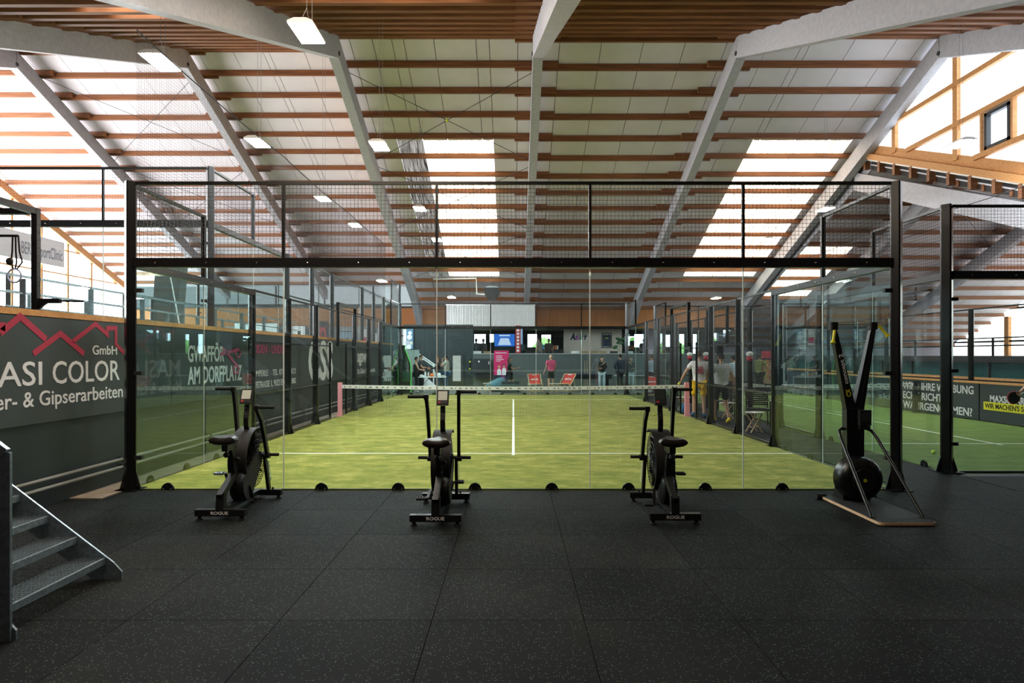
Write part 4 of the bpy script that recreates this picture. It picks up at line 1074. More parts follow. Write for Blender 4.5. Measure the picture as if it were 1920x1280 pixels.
def person(label, X, Y, rz, top, top_col, leg_col, hair, skin=SKIN, Z=0, h=1.75, pose=None, sleeves='short', legs='long', shoe=('white shoe', (.6, .6, .6)), haircut='short', seated=False, cat='person', dress=False):
    t = thing('person', label, cat, (X, Y, Z), rz)
    k = h/1.75
    J = dict(pelvis=(0,0,.96), spine=(0,.0,1.14), chest=(0,.0,1.34), neck=(0,.0,1.49), skull=(0,.015,1.58),
        shoulder_l=(-.185,0,1.42), elbow_l=(-.235,-.03,1.14), wrist_l=(-.235,.06,.91),
        shoulder_r=(.185,0,1.42), elbow_r=(.235,-.03,1.14), wrist_r=(.235,.06,.91),
        hip_l=(-.095,0,.90), knee_l=(-.105,.03,.50), ankle_l=(-.11,-.03,.09), toe_l=(-.12,.12,.035),
        hip_r=(.095,0,.90), knee_r=(.105,.03,.50), ankle_r=(.11,-.03,.09), toe_r=(.12,.12,.035), head=(0,.025,1.64), look=0)
    J.update(pose or {}); look = J.pop('look'); hc = Vector(J.pop('head'))*k
    J = {n: tuple(Vector(p)*k) for n, p in J.items()}
    E = [('pelvis','spine'),('spine','chest'),('chest','neck'),('neck','skull')]
    for s in 'lr':
        E += [('chest','shoulder_'+s),('shoulder_'+s,'elbow_'+s),('elbow_'+s,'wrist_'+s),('pelvis','hip_'+s),('hip_'+s,'knee_'+s),('knee_'+s,'ankle_'+s),('ankle_'+s,'toe_'+s)]
    R = dict(pelvis=(.135, .100), spine=(.115, .085), chest=(.105, .060), neck=.050, skull=.05)
    def mul(d): return {n: (tuple(q*k for q in r) if isinstance(r, tuple) else r*k) for n, r in d.items()}
    for s in 'lr': R.update({'shoulder_'+s: .048, 'elbow_'+s: .040, 'wrist_'+s: .027, 'hip_'+s: .082, 'knee_'+s: .056, 'ankle_'+s: .038, 'toe_'+s: .033})
    R = mul(R)
    body = skin_mesh(J, E, R, 'pelvis')
    tilt = Matrix.Rotation(look, 4, 'Z')
    hm = head_mesh(hc, tilt, k); body.add(hm.v, hm.f)
    for s, sg in (('l', -1), ('r', 1)):
        d = (Vector(J['wrist_'+s])-Vector(J['elbow_'+s])).normalized()
        q = Vector((0, 0, -1)).rotation_difference(d).to_matrix().to_4x4()
        hd = MB().add(HAND.v, HAND.f)
        hd.move(Matrix.Translation(J['wrist_'+s]) @ q @ Matrix.Scale(k, 4) @ (Matrix.Scale(-1, 4, (1, 0, 0)) if sg < 0 else Matrix.Identity(4)))
        body.add(hd.v, hd.f)
    body.build('body', skin, t, True)
    # face
    f = MB()
    for s in (-1, 1): f.ball((s*.030, .082, .008), .009, 6, 4); f.box(s*.030-.016, s*.030+.016, .080, .088, .026, .031)
    f.box(-.022, .022, .078, .086, -.055, -.049)
    f.move(Matrix.Translation(hc) @ tilt @ Matrix.Scale(k, 4)).build('facial_feature', 'wicker', t)['kind'] = 'stuff'
    # shirt
    js = {n: J[n] for n in ('pelvis','spine','chest','neck','shoulder_l','elbow_l','shoulder_r','elbow_r','wrist_l','wrist_r')}
    js['hem'] = tuple(Vector(J['pelvis'])+Vector((0, 0, -.07*k)))
    es = [('hem','pelvis'),('pelvis','spine'),('spine','chest'),('chest','collar')]
    js['collar'] = tuple(Vector(J['chest']).lerp(Vector(J['neck']), .98)); js.pop('neck')
    rs = {'hem': (.205, .160), 'pelvis': (.198, .155), 'spine': (.178, .142), 'chest': (.188, .155), 'collar': (.100, .085)}
    for s in 'lr':
        if sleeves != 'none':
            js['cuff_'+s] = tuple(Vector(J['shoulder_'+s]).lerp(Vector(J['elbow_'+s]), .62)) if sleeves == 'short' else tuple(Vector(J['elbow_'+s]).lerp(Vector(J['wrist_'+s]), .9))
            es += [('chest','shoulder_'+s)]; rs['shoulder_'+s] = .086
            if sleeves == 'short': es += [('shoulder_'+s,'cuff_'+s)]; rs['cuff_'+s] = .066; js.pop('elbow_'+s)
            else: es += [('shoulder_'+s,'elbow_'+s),('elbow_'+s,'cuff_'+s)]; rs['elbow_'+s] = .055; rs['cuff_'+s] = .042
        else: js.pop('shoulder_'+s); js.pop('elbow_'+s)
        js.pop('wrist_'+s, None)
    rs = mul(rs)
    sh = skin_mesh(js, es, rs, 'spine').build('dress' if dress else 'shirt', cloth(top, top_col), t, True)
    # trousers
    jp = {n: J[n] for n in ('pelvis','hip_l','knee_l','hip_r','knee_r')}; ep = []; rp = {'pelvis': (.172, .132), 'hip_l': .098, 'hip_r': .098}
    for s in 'lr':
        ep += [('pelvis','hip_'+s)]
        if legs == 'long':
            jp['cuff_'+s] = tuple(Vector(J['knee_'+s]).lerp(Vector(J['ankle_'+s]), .93)); ep += [('hip_'+s,'knee_'+s),('knee_'+s,'cuff_'+s)]; rp['knee_'+s] = .074; rp['cuff_'+s] = .060
        else:
            jp['cuff_'+s] = tuple(Vector(J['hip_'+s]).lerp(Vector(J['knee_'+s]), .88)); jp.pop('knee_'+s); ep += [('hip_'+s,'cuff_'+s)]; rp['cuff_'+s] = .095
    rp = mul(rp)
    skin_mesh(jp, ep, rp, 'pelvis').build('trousers' if legs == 'long' else 'shorts', cloth(*leg_col), t, True)
    for s in 'lr':
        a, b = Vector(J['ankle_'+s]), Vector(J['toe_'+s]); d = (b-a); d.z = 0; d.normalize()
        z0 = min(a.z, b.z)-.035*k
        m = MB(); heel = a-d*.06*k; m.tube([heel+Vector((0,0,-.0)), a, a.lerp(b, .5)+Vector((0,0,.01)), b, b+d*.035*k], [.035*k, .05*k, .048*k, .044*k, .022*k], 10)
        m.build('shoe', cloth(*shoe), t, True)
    # hair
    if haircut != 'bald':
        m = MB().ball((0, 0, 0), 1, 16, 10)
        vs = []
        for x, y, z in m.v:
            X_, Y_, Z_ = x*.083, y*.103-.008, z*.126+.008
            if y > .25 and z < .45: Y_ = min(Y_, .05)
            if z < -.25 and haircut != 'long': Z_ = -.03; Y_ = min(Y_, -.02)
            if haircut == 'long' and z < 0: Y_ = min(Y_, -.015)-.03; Z_ = Z_*1.9
            vs.append((X_, Y_, Z_))
        m.v = vs
        m.move(Matrix.Translation(hc) @ tilt @ Matrix.Scale(k, 4)).build('hair', cloth(*hair), t, True)
    return t
DK = ('dark hair', (.012, .009, .008)); BR = ('brown hair', (.06, .03, .018)); BLK = ('black cloth', (.012, .012, .014)); JEAN = ('blue denim', (.06, .12, .20)); 
PI = math.pi
walk = dict(knee_l=(-.10,.20,.52), ankle_l=(-.10,.16,.10), toe_l=(-.11,.31,.05), knee_r=(.10,-.02,.50), ankle_r=(.11,-.24,.12), toe_r=(.12,-.10,.04))
def ax(px, d): return (px-VX)*d/FPX, d+CAMY
x, y = ax(1306, 18.1)
p = person('player in a white number jersey and yellow shorts walking through the gate', x+.08, y, -.25, 'white jersey', (.62, .58, .58), ('yellow shorts', (.72, .42, .01)), BR, SKIN, h=1.86,
   pose=dict(shoulder_l=(-.19,0,1.42), elbow_l=(-.36,-.04,1.2), wrist_l=(-.47,.02,.97), elbow_r=(.22,.03,1.14), wrist_r=(.17,.14,.93), ankle_l=(-.14,.10,.10), knee_l=(-.13,.16,.52), toe_l=(-.18,.24,.06), ankle_r=(.12,-.06,.09), toe_r=(.14,.08,.035)), legs='short', shoe=('blue shoe', (.03, .10, .20)))
text('88', 'red', p, (-.105, -.150, 1.24), (1, 0, 0), (0, 0, 1), .20, .20, .02, .012, 'jersey_number')
tag(MB().ball((0, 0, 0), .034, 10, 8).build('tennis_ball', 'ball', None, True), 'yellow ball held low by the player in the number jersey', 'ball').location = (x-.47, y+.10, .95)
x, y = ax(1338, 16.75)
p = person('player in plain white tee, black shorts and cap behind the fence post', x+.2, y, .1, 'white tee', (.60, .60, .60), ('black shorts', (.012, .012, .013)), DK, SKIN, h=1.80,
   pose=dict(elbow_l=(-.27,-.02,1.14), wrist_l=(-.22,.10,.92), elbow_r=(.28,-.05,1.16), wrist_r=(.33,.0,.92), knee_l=(-.12,.16,.53), ankle_l=(-.13,.14,.09), toe_l=(-.15,.28,.035), knee_r=(.11,-.0,.5), ankle_r=(.12,-.20,.10), toe_r=(.13,-.06,.035)), legs='short', shoe=('yellow shoe', (.75, .60, .01)))
x, y = ax(1424, 28)
p = person('man in olive tee holding a yellow cup beside the drinks fridge', x, y, -1.2, 'olive tee', (.16, .17, .06), BLK, DK, SKIN2, h=1.80,
   pose=dict(elbow_r=(.23,.20,1.20), wrist_r=(.16,.43,1.22), elbow_l=(-.22,.18,1.18), wrist_l=(-.14,.40,1.16)))
tag(MB().lathe([(.02, 0), (.028, .01), (.036, .11), (.03, .11)], (0, 0, 0), 12).build('cup', 'yellow', None), 'yellow cup held by the man in the olive tee', 'cup').location = (x+.42, y+.22, 1.22)
x, y = ax(1376, 24)
person('person in pale blue top seen beside the aisle fence post', x, y, .6, 'pale blue top', (.40, .50, .58), ('tan shorts', (.45, .25, .14)), DK, SKIN, h=1.72, legs='short', pose=dict(elbow_r=(.24,.12,1.16), wrist_r=(.12,.26,1.2)))
x, y = ax(1033, 32.4)
person('bald man in a pink tee standing behind the deck chairs', x, y, .35, 'pink tee', (.58, .075, .17), ('dark green shorts', (.035, .04, .025)), BR, SKIN, h=1.76, haircut='bald', legs='short',
   pose=dict(elbow_l=(-.25,.0,1.14), wrist_l=(-.31,.10,.90), look=.55))
x, y = ax(1128.5, 31.4)
person('woman in black top and pale jeans leaning on the pool table', x, y, PI, 'black top', (.012, .012, .013), ('pale denim', (.42, .50, .55)), DK, SKIN, h=1.66, sleeves='long', haircut='long',
   pose=dict(elbow_r=(.20,.10,1.18), wrist_r=(-.02,.20,1.38), elbow_l=(-.21,.12,1.18), wrist_l=(.05,.20,1.17), look=.5))
x, y = ax(1163, 31.8)
person('man in navy long sleeves with hand on hip behind the court corner post', x, y, .5, 'navy shirt', (.012, .02, .04), BLK, DK, SKIN2, h=1.78, sleeves='long', pose=dict(elbow_l=(-.38,-.05,1.18), wrist_l=(-.20,.06,1.0)))
x, y = ax(1222, 30.2)
person('person in light blue shirt past the aisle end', x, y, .3, 'light blue shirt', (.42, .50, .62), BLK, BR, SKIN, h=1.75, sleeves='long')
x, y = ax(1246, 30.9)
person('dark clothed bystander near the aisle end', x, y, -.4, 'charcoal shirt', (.05, .05, .055), BLK, DK, SKIN2, h=1.74)
x, y = ax(955, 31.5)
person('woman in a black dress carrying a hot pink bag past the banner', x, y, -1.5, 'black dress', (.014, .012, .013), ('black skirt', (.014, .012, .013)), BR, SKIN2, h=1.62, haircut='long', legs='short', pose=dict(**walk, elbow_r=(.22,.16,1.16), wrist_r=(.14,.40,1.2)))
b_ = thing('handbag', 'hot pink bag hanging from the walking woman hand', 'bag', (x-.32, y-.12, .45))
MB().prism([(-.10, 0), (.10, 0), (.085, .22), (-.085, .22)], -.04, .04, 'y').build('bag_body', 'magentab', b_)
MB().tube([(-.06, 0, .22), (-.04, 0, .33), (.04, 0, .33), (.06, 0, .22)], .008, 6).build('bag_handle', 'magentab', b_)
x, y = ax(780, 30.2)
person('woman in black sleeveless outfit at the buffet table beside the green bottle', x, y, -PI/2+.2, 'black vest', (.012, .012, .012), BLK, DK, SKIN, h=1.66, sleeves='none', pose=dict(elbow_r=(.22,.12,1.14), wrist_r=(.14,.30,1.1), elbow_l=(-.22,.12,1.14), wrist_l=(-.12,.3,1.12)))
x, y = ax(789, 30.9)
person('man in black tee behind the buffet table', x, y, -PI/2-.2, 'black tee', (.014, .014, .015), BLK, DK, SKIN2, h=1.76, pose=dict(elbow_r=(.22,.14,1.16), wrist_r=(.10,.32,1.14)))
x, y = ax(822, 31.2)
person('woman in black top and jeans facing the buffet table', x, y, PI/2+.2, 'black blouse', (.016, .016, .017), JEAN, BR, SKIN, h=1.68, haircut='long', sleeves='long', pose=dict(elbow_l=(-.2,.18,1.18), wrist_l=(-.1,.42,1.14)))
x, y = ax(837, 30.9)
person('man in grey tee and jeans with hand to his chin', x, y, PI/2-.2, 'grey tee', (.36, .34, .30), JEAN, DK, SKIN2, h=1.74, pose=dict(elbow_l=(-.16,.20,1.20), wrist_l=(-.06,.18,1.44), elbow_r=(.20,.18,1.16), wrist_r=(.02,.24,1.22)))
ZL = 1.0
for px, d, lab, rz, c in ((893, 38.6, 'dark silhouette of a guest at the lounge window edge', .6, (.03, .03, .035)), (906, 39.2, 'guest in grey standing at the lounge counter beside the window', -.5, (.10, .09, .09))):
    x, y = ax(px, d); person(lab, x, y, rz, 'lounge top '+str(px), c, BLK, DK, SKIN3, Z=ZL, h=1.72, sleeves='long')
x, y = ax(1011, 37.6); person('man in grey shirt standing at the lounge bar', x, y, .9, 'stone shirt', (.20, .18, .16), ('grey trousers', (.12, .11, .10)), DK, SKIN3, Z=ZL, h=1.76)
x, y = ax(1029, 39.0); person('bartender in dark clothes behind the lounge bar', x, y, PI, 'brown top', (.05, .035, .03), BLK, DK, SKIN3, Z=ZL, h=1.72)
x, y = ax(1195, 38.2); person('guest in grey jumper by the lounge window past the plant', x, y, -1.3, 'grey jumper', (.12, .13, .12), BLK, DK, SKIN3, Z=ZL, h=1.50, sleeves='long', pose=dict(elbow_r=(.22,.18,1.16), wrist_r=(.14,.38,1.1)))
# player at the edge of the picture with a bat
px_, py_ = 1936, 13.45
x, y = ax(px_, py_)
person('player in dark kit on the narrow court reaching out with a bat', x+.28, y, PI/2, 'dark kit top', (.02, .02, .022), BLK, DK, SKIN, h=1.76, pose=dict(elbow_r=(.10,.36,1.06), wrist_r=(.02,.52,.98), elbow_l=(-.24,.0,1.14)))
bt = thing('padel_bat', 'dark red and black padel bat held into the narrow court', 'bat', (x-.28, y-.02, .93), 0)
MB().lathe([(.02, -.018), (.115, -.018), (.125, 0), (.115, .018), (.02, .018)], (-.13, 0, -.06), 22, 'y').build('bat_head', 'blackmatt', bt)
MB().tube([(-.13+.125*math.cos(a*PI/12), 0, -.06+.125*math.sin(a*PI/12)) for a in range(24)], .012, 6, closed=True).build('bat_rim', 'redpad', bt)
MB().cyl((-.03, 0, -.01), (.10, 0, .05), .016, 8).build('bat_grip', 'white', bt)

# ================================================================== furniture at the far end
def deck_chair(label, x, y, rz, grp='red deck chairs behind the court'):
    t = thing('deck_chair', label, 'deck chair', (x, y, 0), rz, grp)
    for s in (-1, 1):
        MB().bar((s*.30, .48, .84), (s*.30, -.42, .05), .03, .045).build('long_rail', 'beech', t)
        MB().bar((s*.26, -.30, .40), (s*.26, .55, .03), .03, .045).build('cross_rail', 'beech', t)
        MB().bar((s*.28, .20, .60), (s*.28, .60, .05), .025, .035).build('prop_rail', 'beech', t)
    for yy, zz in ((.48, .84), (-.42, .06), (-.30, .40), (.55, .04)): MB().cyl((-.31, yy, zz), (.31, yy, zz), .018, 8).build('crossbar', 'beech', t)
    n = 12; m = MB(); vs = []
    for k in range(n+1):
        u = k/n; yy = .47*(1-u)-.30*u; zz = .84*(1-u)+.40*u-.24*math.sin(PI*u)*(.6+.4*u)
        vs += [(-.25, yy, zz), (.25, yy, zz)]
    m.add(vs, [(2*k, 2*k+1, 2*k+3, 2*k+2) for k in range(n)])
    sl = m.build('sling', 'redcloth', t)
    a = Vector(vs[8]); b = Vector(vs[2]); up = (b-a).normalized()
    text('MATE', 'whitematt', sl, a+Vector((.09, 0, 0))+up*.02+Vector((0, -.012, .008)), (1, 0, 0), up, .085, .32, .03, .003)
    text('EL', 'orange', sl, a+Vector((.21, 0, 0))+up*.14+Vector((0, -.012, .008)), (1, 0, 0), up, .045, .08, .03, .003)
    MB().prism([(-.09, .78), (.09, .78), (.12, .80), (.07, .82), (-.07, .82), (-.12, .80)], .425, .43, 'y').build('emblem', 'whitematt', sl)
    return t
x, y = ax(1004, 30.4); deck_chair('red deck chair facing out beside the round table', x, y, .12)
x, y = ax(1061, 30.8); deck_chair('red deck chair turned aside, next to the pink tee man', x, y, -.55)
x, y = ax(1221, 27.6); deck_chair('red deck chair mostly hidden behind the aisle fence posts', x, y, -.3)
def round_table(label, x, y, top=.44, r=.22):
    t = thing('round_table', label, 'table', (x, y, 0), random.uniform(-.4, .4), 'small folding round tables')
    MB().lathe([(r*.9, top-.02), (r, top-.015), (r, top), (r*.95, top+.003)], (0, 0, 0), 24).build('table_top', plain('pale table top', (.5, .45, .4), .5), t)
    for s in (-1, 1):
        MB().bar((s*r*.7, -.10, 0), (-s*r*.7, -.10, top-.02), .022, .03, up=(0, 1, 0)).build('leg', 'beech', t)
        MB().bar((s*r*.7, .10, 0), (-s*r*.7, .10, top-.02), .022, .03, up=(0, 1, 0)).build('leg', 'beech', t)
    for z, xx in ((.12, .5), (.12, -.5)): MB().cyl((xx*r, -.1, z), (xx*r, .1, z), .01, 6).build('stretcher', 'beech', t)
    return t
for px, d, lab in ((914, 30.2, 'small round table before the teal bean bag'), (998, 29.3, 'small round table before the front facing deck chair'), (1038, 29.8, 'small round table between the two red deck chairs'), (1281, 20.3, 'small round table behind the pink net post'), (1364, 17.9, 'small round table by the wicker chair further down the aisle')):
    x, y = ax(px, d); round_table(lab, x, y)
x, y = ax(1414, 14.75); round_table('round folding table in the aisle nearest the glass corner', x, y, .455, .21)
def wicker_chair(label, x, y, rz):
    t = thing('wicker_chair', label, 'chair', (x, y, 0), rz, 'dark wicker chairs in the aisle')
    MB().box(-.26, .26, -.25, .25, .40, .44).build('seat', 'wicker', t)
    for k in range(9):
        z = .50+.048*k; MB().box(-.25, .25, .24+.012*k, .26+.012*k, z, z+.036).build('back_slat', 'wicker', t)
    for sx in (-1, 1):
        MB().bar((sx*.25, .25, 0), (sx*.25, .36, .94), .03, .035, up=(0, 1, 0)).build('leg', 'blacksatin', t)
        MB().bar((sx*.25, -.23, 0), (sx*.25, -.22, .62), .03, .03, up=(0, 1, 0)).build('leg', 'blacksatin', t)
        MB().tube([(sx*.25, -.24, .62), (sx*.27, .0, .64), (sx*.25, .30, .62)], .018, 6).build('armrest', 'blacksatin', t)
    return t
x, y = ax(1418, 16.0); wicker_chair('dark wicker chair behind the nearest aisle table', x+.05, y, -.25)
x, y = ax(1378, 18.6); wicker_chair('dark wicker chair partly hidden by the aisle fence post', x-.32, y, -.5)
# water bottles pack
x, y = ax(1276, 19.6); x += .13
t = thing('water_pack', 'pack of blue water bottles beside the aisle table', 'bottles', (x, y, 0))
for i in range(6): MB().lathe([(.04, 0), (.045, .02), (.045, .2), (.015, .27), (.015, .3)], (-.1+.1*(i % 3), .1*(i//3), 0), 10).build('bottle', 'waterblue', t, True)
# white and red pads on the narrow court posts
for yy, lab in ((15.3, 'white and red ball pad on the fence post behind the jersey player'), (13.3, 'white and red ball pad above the capped player'), (9.3, 'white and red ball pad on the nearest aisle fence post')):
    t = thing('post_pad', lab, 'pad', (6.44, yy, 1.72))
    MB().ball((0, -.12, .06), .10, 12, 8, (1, .8, .75)).build('pad_cap', 'white', t, True)
    MB().ball((0, -.12, -.07), .09, 12, 8, (1, .8, .75)).build('pad_base', 'redpad', t, True)
# folding table with drinks
x, y = ax(811, 30.1)
t = thing('folding_table', 'white folding buffet table with cups and bottles', 'table', (x, y, 0))
MB().box(-.62, .62, -.33, .33, .71, .745).build('table_top', 'white', t)
for s in (-1, 1):
    for q in (-1, 1): MB().bar((s*.5, q*.26, 0), (s*.42, q*.26, .71), .025, .025).build('leg', 'greysteel', t)
    MB().bar((s*.46, 0, .35), (s*.15, 0, .70), .02, .02).build('brace', 'greysteel', t)
random.seed(11)
for i, (dx, hh, rr_, mt, nm, lb) in enumerate(((-.5, .10, .10, 'white', 'bowl', 'white bowl at the buffet table end'), (-.33, .24, .045, 'whitematt', 'bottle', 'tall cream bottle on the buffet table'), (-.2, .22, .04, 'beige', 'bottle', 'beige bottle on the buffet table'), (-.02, .16, .09, 'orange', 'snack_tub', 'orange tub on the buffet table'), (.1, .26, .045, 'whitematt', 'bottle', 'white bottle in the middle of the buffet table'), (.3, .18, .09, 'white', 'snack_tub', 'white tub on the buffet table'), (.5, .07, .10, 'beige', 'bowl', 'beige bowl at the buffet table edge'))):
    tag(MB().lathe([(rr_*.8, 0), (rr_, .01), (rr_, hh*.7), (rr_*.6, hh*.85), (rr_*.55, hh)], (0, 0, 0), 14).build(nm, mt, None, True), lb, 'tableware').location = (x+dx, y+random.uniform(-.15, .05), .745)
# giant bottle
x, y = -5.12, 21.3
t = thing('giant_bottle', 'giant dark green bottle standee with glowing green outline', 'display', (x, y, 0))
pf = [(.36, 0), (.40, .03), (.40, 1.25), (.37, 1.42), (.20, 1.85), (.13, 2.05), (.13, 2.12), (.145, 2.14), (.145, 2.2), (.12, 2.2)]
MB().lathe(pf, (0, 0, 0), 32).build('glass_body', 'bottle', t, True)
for s in (-1, 1): MB().tube([(s*(r+.012), -.02, z) for r, z in pf[1:-1]], .016, 6).build('light_tube', 'greenglow', t)
MB().lathe([(.41, .55), (.412, .56), (.412, 1.0), (.41, 1.01)], (0, 0, 0), 32).build('label_band', plain('deep green label', (.01, .05, .02), .5), t, True)
x = PX(772, 22.7)
t = thing('frosted_screen', 'frosted glass screen beside the giant bottle', 'screen', (x, 22.7, 0))
MB().box(-.32, .36, -.02, .02, .06, 2.0).build('pane', plain('frosted glass', (.28, .34, .32), .4), t)
MB().box(-.34, .38, -.12, .12, 0, .06).build('foot', 'greysteel', t)
# stair handrail on the lounge stair
t = thing('stair_handrail', 'white double handrail of the stair up to the lounge', 'handrail', (0, 0, 0))
ya = 25.4
for dz in (0, -.11): MB().bar((PX(775, ya), ya, PZ(656, ya)+dz), (PX(819, ya), ya, PZ(686, ya)+dz), .04, .05).build('rail', 'white', t)
for px, v in ((792, 668), (813, 682)): MB().box(PX(px, ya)-.03, PX(px, ya)+.03, ya-.03, ya+.03, 0, PZ(v, ya)).build('newel_post', 'white', t)
MB().prism([(PX(790, ya), 0), (PX(822, ya), 0), (PX(792, ya), .75)], ya+.1, ya+.2, 'y').build('stair_side', 'white', t)
# poster by the stair
t = thing('sports_poster', 'tall blue and white sports poster beside the lounge stair', 'poster', (0, 0, 0))
ya = 26.98
MB().box(PX(756, ya), PX(762, ya)+.05, ya-.05, ya+.02, PZ(655, ya), PZ(617, ya)).build('white_side', 'white', t)
MB().box(PX(762, ya), PX(775, ya), ya-.06, ya-.0, PZ(654, ya), PZ(615, ya)).build('print_sheet', plain('blue print', (.10, .20, .32), .6), t)
for i, (px, v, r, mt) in enumerate(((769, 624, .10, 'white'), (768, 632, .14, 'white'), (765, 642, .13, 'lilac'), (771, 643, .10, 'beige'), (767, 650, .14, 'whitematt'))):
    MB().lathe([(r*.3, -.004), (r, -.003), (r, 0)], (PX(px, ya), ya-.062, PZ(v, ya)), 9, 'y').build('print_shape', mt, t)
# glazed door and equipment on the grey wall
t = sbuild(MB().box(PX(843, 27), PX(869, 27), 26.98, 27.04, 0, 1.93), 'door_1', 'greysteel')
MB().box(PX(849, 27), PX(864, 27), 26.965, 26.98, .32, 1.72).build('glazed_panel', emit('glowing reflection pane', (1, .95, .85), .3), t)  # glow stands in for a reflection in the door glass
MB().box(PX(845, 27), PX(846.5, 27), 26.93, 26.98, .95, 1.1).build('door_handle', 'black', t)
t = thing('wall_cabinet', 'grey wall cabinet below the lounge parapet', 'cabinet', (0, 0, 0))
MB().box(PX(886, 26.9), PX(921, 26.9), 26.6, 27.04, .75, 1.55).build('body', 'greysteel', t)
MB().box(PX(893, 26.9), PX(921, 26.9), 26.5, 27.04, .45, .72).build('shelf_box', 'blackmatt', t)
MB().cyl((PX(898, 26.6), 26.59, 1.4), (PX(898, 26.6), 26.58, 1.4), .05, 12).build('dial', 'white', t)
MB().box(PX(916, 26.6), PX(917.5, 26.6), 26.57, 26.6, 1.25, 1.4).build('handle', 'white', t)
t = thing('wall_bar', 'black wall mounted bar with two yellow knobs', 'hook', (0, 0, 0))
MB().tube([(PX(884, 26.95), 26.9, PZ(672, 26.95)), (PX(881.5, 26.95), 26.9, PZ(676, 26.95)), (PX(881.5, 26.95), 26.9, PZ(692, 26.95))], .035, 8).build('bar', 'black', t)
for v in (678, 691): MB().ball((PX(881.5, 26.95), 26.85, PZ(v, 26.95)), .05, 8, 6).build('knob', 'yellow', t)
# roll up banner
t = thing('roll_up_banner', 'magenta roll up banner with two printed figures', 'banner', (0, 0, 0))
ya = 24.9; x0, x1 = PX(926, ya), PX(954, ya); zt, zb = PZ(657, ya), .72
MB().box(x0, x1, ya, ya+.015, zb, zt).build('sheet', 'magenta', t)
MB().box(x0, x1, ya, ya+.015, .10, zb).build('lower_sheet', 'navy', t)
MB().box(x0-.02, x1+.02, ya-.10, ya+.12, 0, .10).build('cassette', 'greysteel', t)
MB().box(x0, x1, ya-.01, ya+.02, zt, zt+.02).build('clip_rail', 'chrome', t)
for z, a, c in ((zt-.12, .12, .85), (zt-.28, .15, .55), (zt-.37, .15, .55), (zt-.46, .15, .65), (zt-.54, .15, .45)):
    MB().box(x0+(x1-x0)*a, x0+(x1-x0)*c, ya-.004, ya, z-.018, z+.018).build('print_line', 'whitematt', t)
for cx, hh, hair in ((.35, .78, 'beech'), (.68, .92, 'wicker')):
    X = x0+(x1-x0)*cx
    MB().prism([(X-.11, zb), (X+.11, zb), (X+.10, zb+hh*.32), (X+.03, zb+hh*.42), (X-.03, zb+hh*.42), (X-.10, zb+hh*.32)], ya-.005, ya, 'y').build('printed_shirt', 'whitematt', t)
    MB().lathe([(.02, -.006), (.055, -.006), (.055, 0)], (X, ya, zb+hh*.5), 12, 'y').build('printed_face', SKIN, t)
    MB().lathe([(.03, -.004), (.07, -.003), (.07, 0)], (X, ya, zb+hh*.54), 12, 'y').build('printed_hair', hair, t)
# bean bag and low sofa
x, y = ax(931, 31.0)
m = MB().ball((0, 0, 0), 1, 20, 12)
m.v = [(a*.50, b*.42, max(0, .26+c*.27+.26*max(0, c)*max(0, a+.35))) for a, b, c in m.v]
tag(m.build('bean_bag', 'teal', None, True), 'slumped teal bean bag in front of the magenta banner', 'bean bag').location = (x, y, 0)
x, y = ax(957, 30.2)
t = thing('low_sofa', 'dark teal low sofa behind the net beside the bean bag', 'sofa', (x, y, 0))
MB().cbox(-.42, .42, -.35, .35, .06, .36, .05).build('seat_cushion', plain('dark teal fabric', (.015, .05, .055), .9), t)
MB().cbox(-.42, .42, .25, .40, .30, .52, .05).build('back_cushion', 'navy', t)
for s in (-1, 1):
    for q in (-1, 1): MB().cyl((s*.36, q*.28, 0), (s*.36, q*.28, .07), .02, 8).build('foot', 'blacksatin', t)
# pool table, cues, white table
x, y = ax(1103, 32.9)
t = thing('pool_table', 'dark pool table with blue cloth behind the deck chairs', 'pool table', (x, y, 0))
MB().box(-1.1, 1.1, -.6, .6, .55, .74).build('body', 'blacksatin', t); MB().box(-1.0, 1.0, -.5, .5, .74, .752).build('cloth', 'baize', t)
for a in ((-1.12, 1.12, -.62, -.5), (-1.12, 1.12, .5, .62), (-1.12, -1.0, -.5, .5), (1.0, 1.12, -.5, .5)): MB().box(*a, .74, .785).build('cushion_rail', 'navy', t)
for s in (-1, 1):
    for q in (-1, 1): MB().bar((s*.9, q*.42, 0), (s*.9, q*.42, .56), .14, .14).build('leg', 'blacksatin', t)
for px, lab in ((1097, 'pale pool cue leaning upright on the grey parapet'), (1101.5, 'second pool cue beside the first on the parapet')):
    x, y = ax(px, 35.2); c = thing('pool_cue', lab, 'cue', (x, y, .0), 0, 'cues on the parapet')
    MB().tube([(0, 0, 0), (0, .1, .7)], [.016, .013], 8).build('butt', 'card', c); MB().tube([(0, .1, .7), (0, .19, 1.46)], [.013, .007], 8).build('shaft', 'beech', c)
x, y = ax(1193, 33.3)
t = thing('games_table', 'long dark games table with a white edge past the leaning woman', 'table', (x, y, 0))
MB().box(-1.25, 1.25, -.7, .7, .70, .74).build('table_top', 'darkroom', t)
for a in ((-1.26, 1.26, -.72, -.70), (-1.26, 1.26, .70, .72)): MB().box(*a, .70, .742).build('edge_strip', 'white', t)
for s in (-1, 1):
    for q in (-1, 1): MB().bar((s*1.1, q*.55, 0), (s*1.1, q*.55, .70), .05, .05).build('leg', 'galv', t)
    MB().bar((s*1.1, -.55, .25), (s*1.1, .55, .25), .03, .03).build('stretcher', 'galv', t)
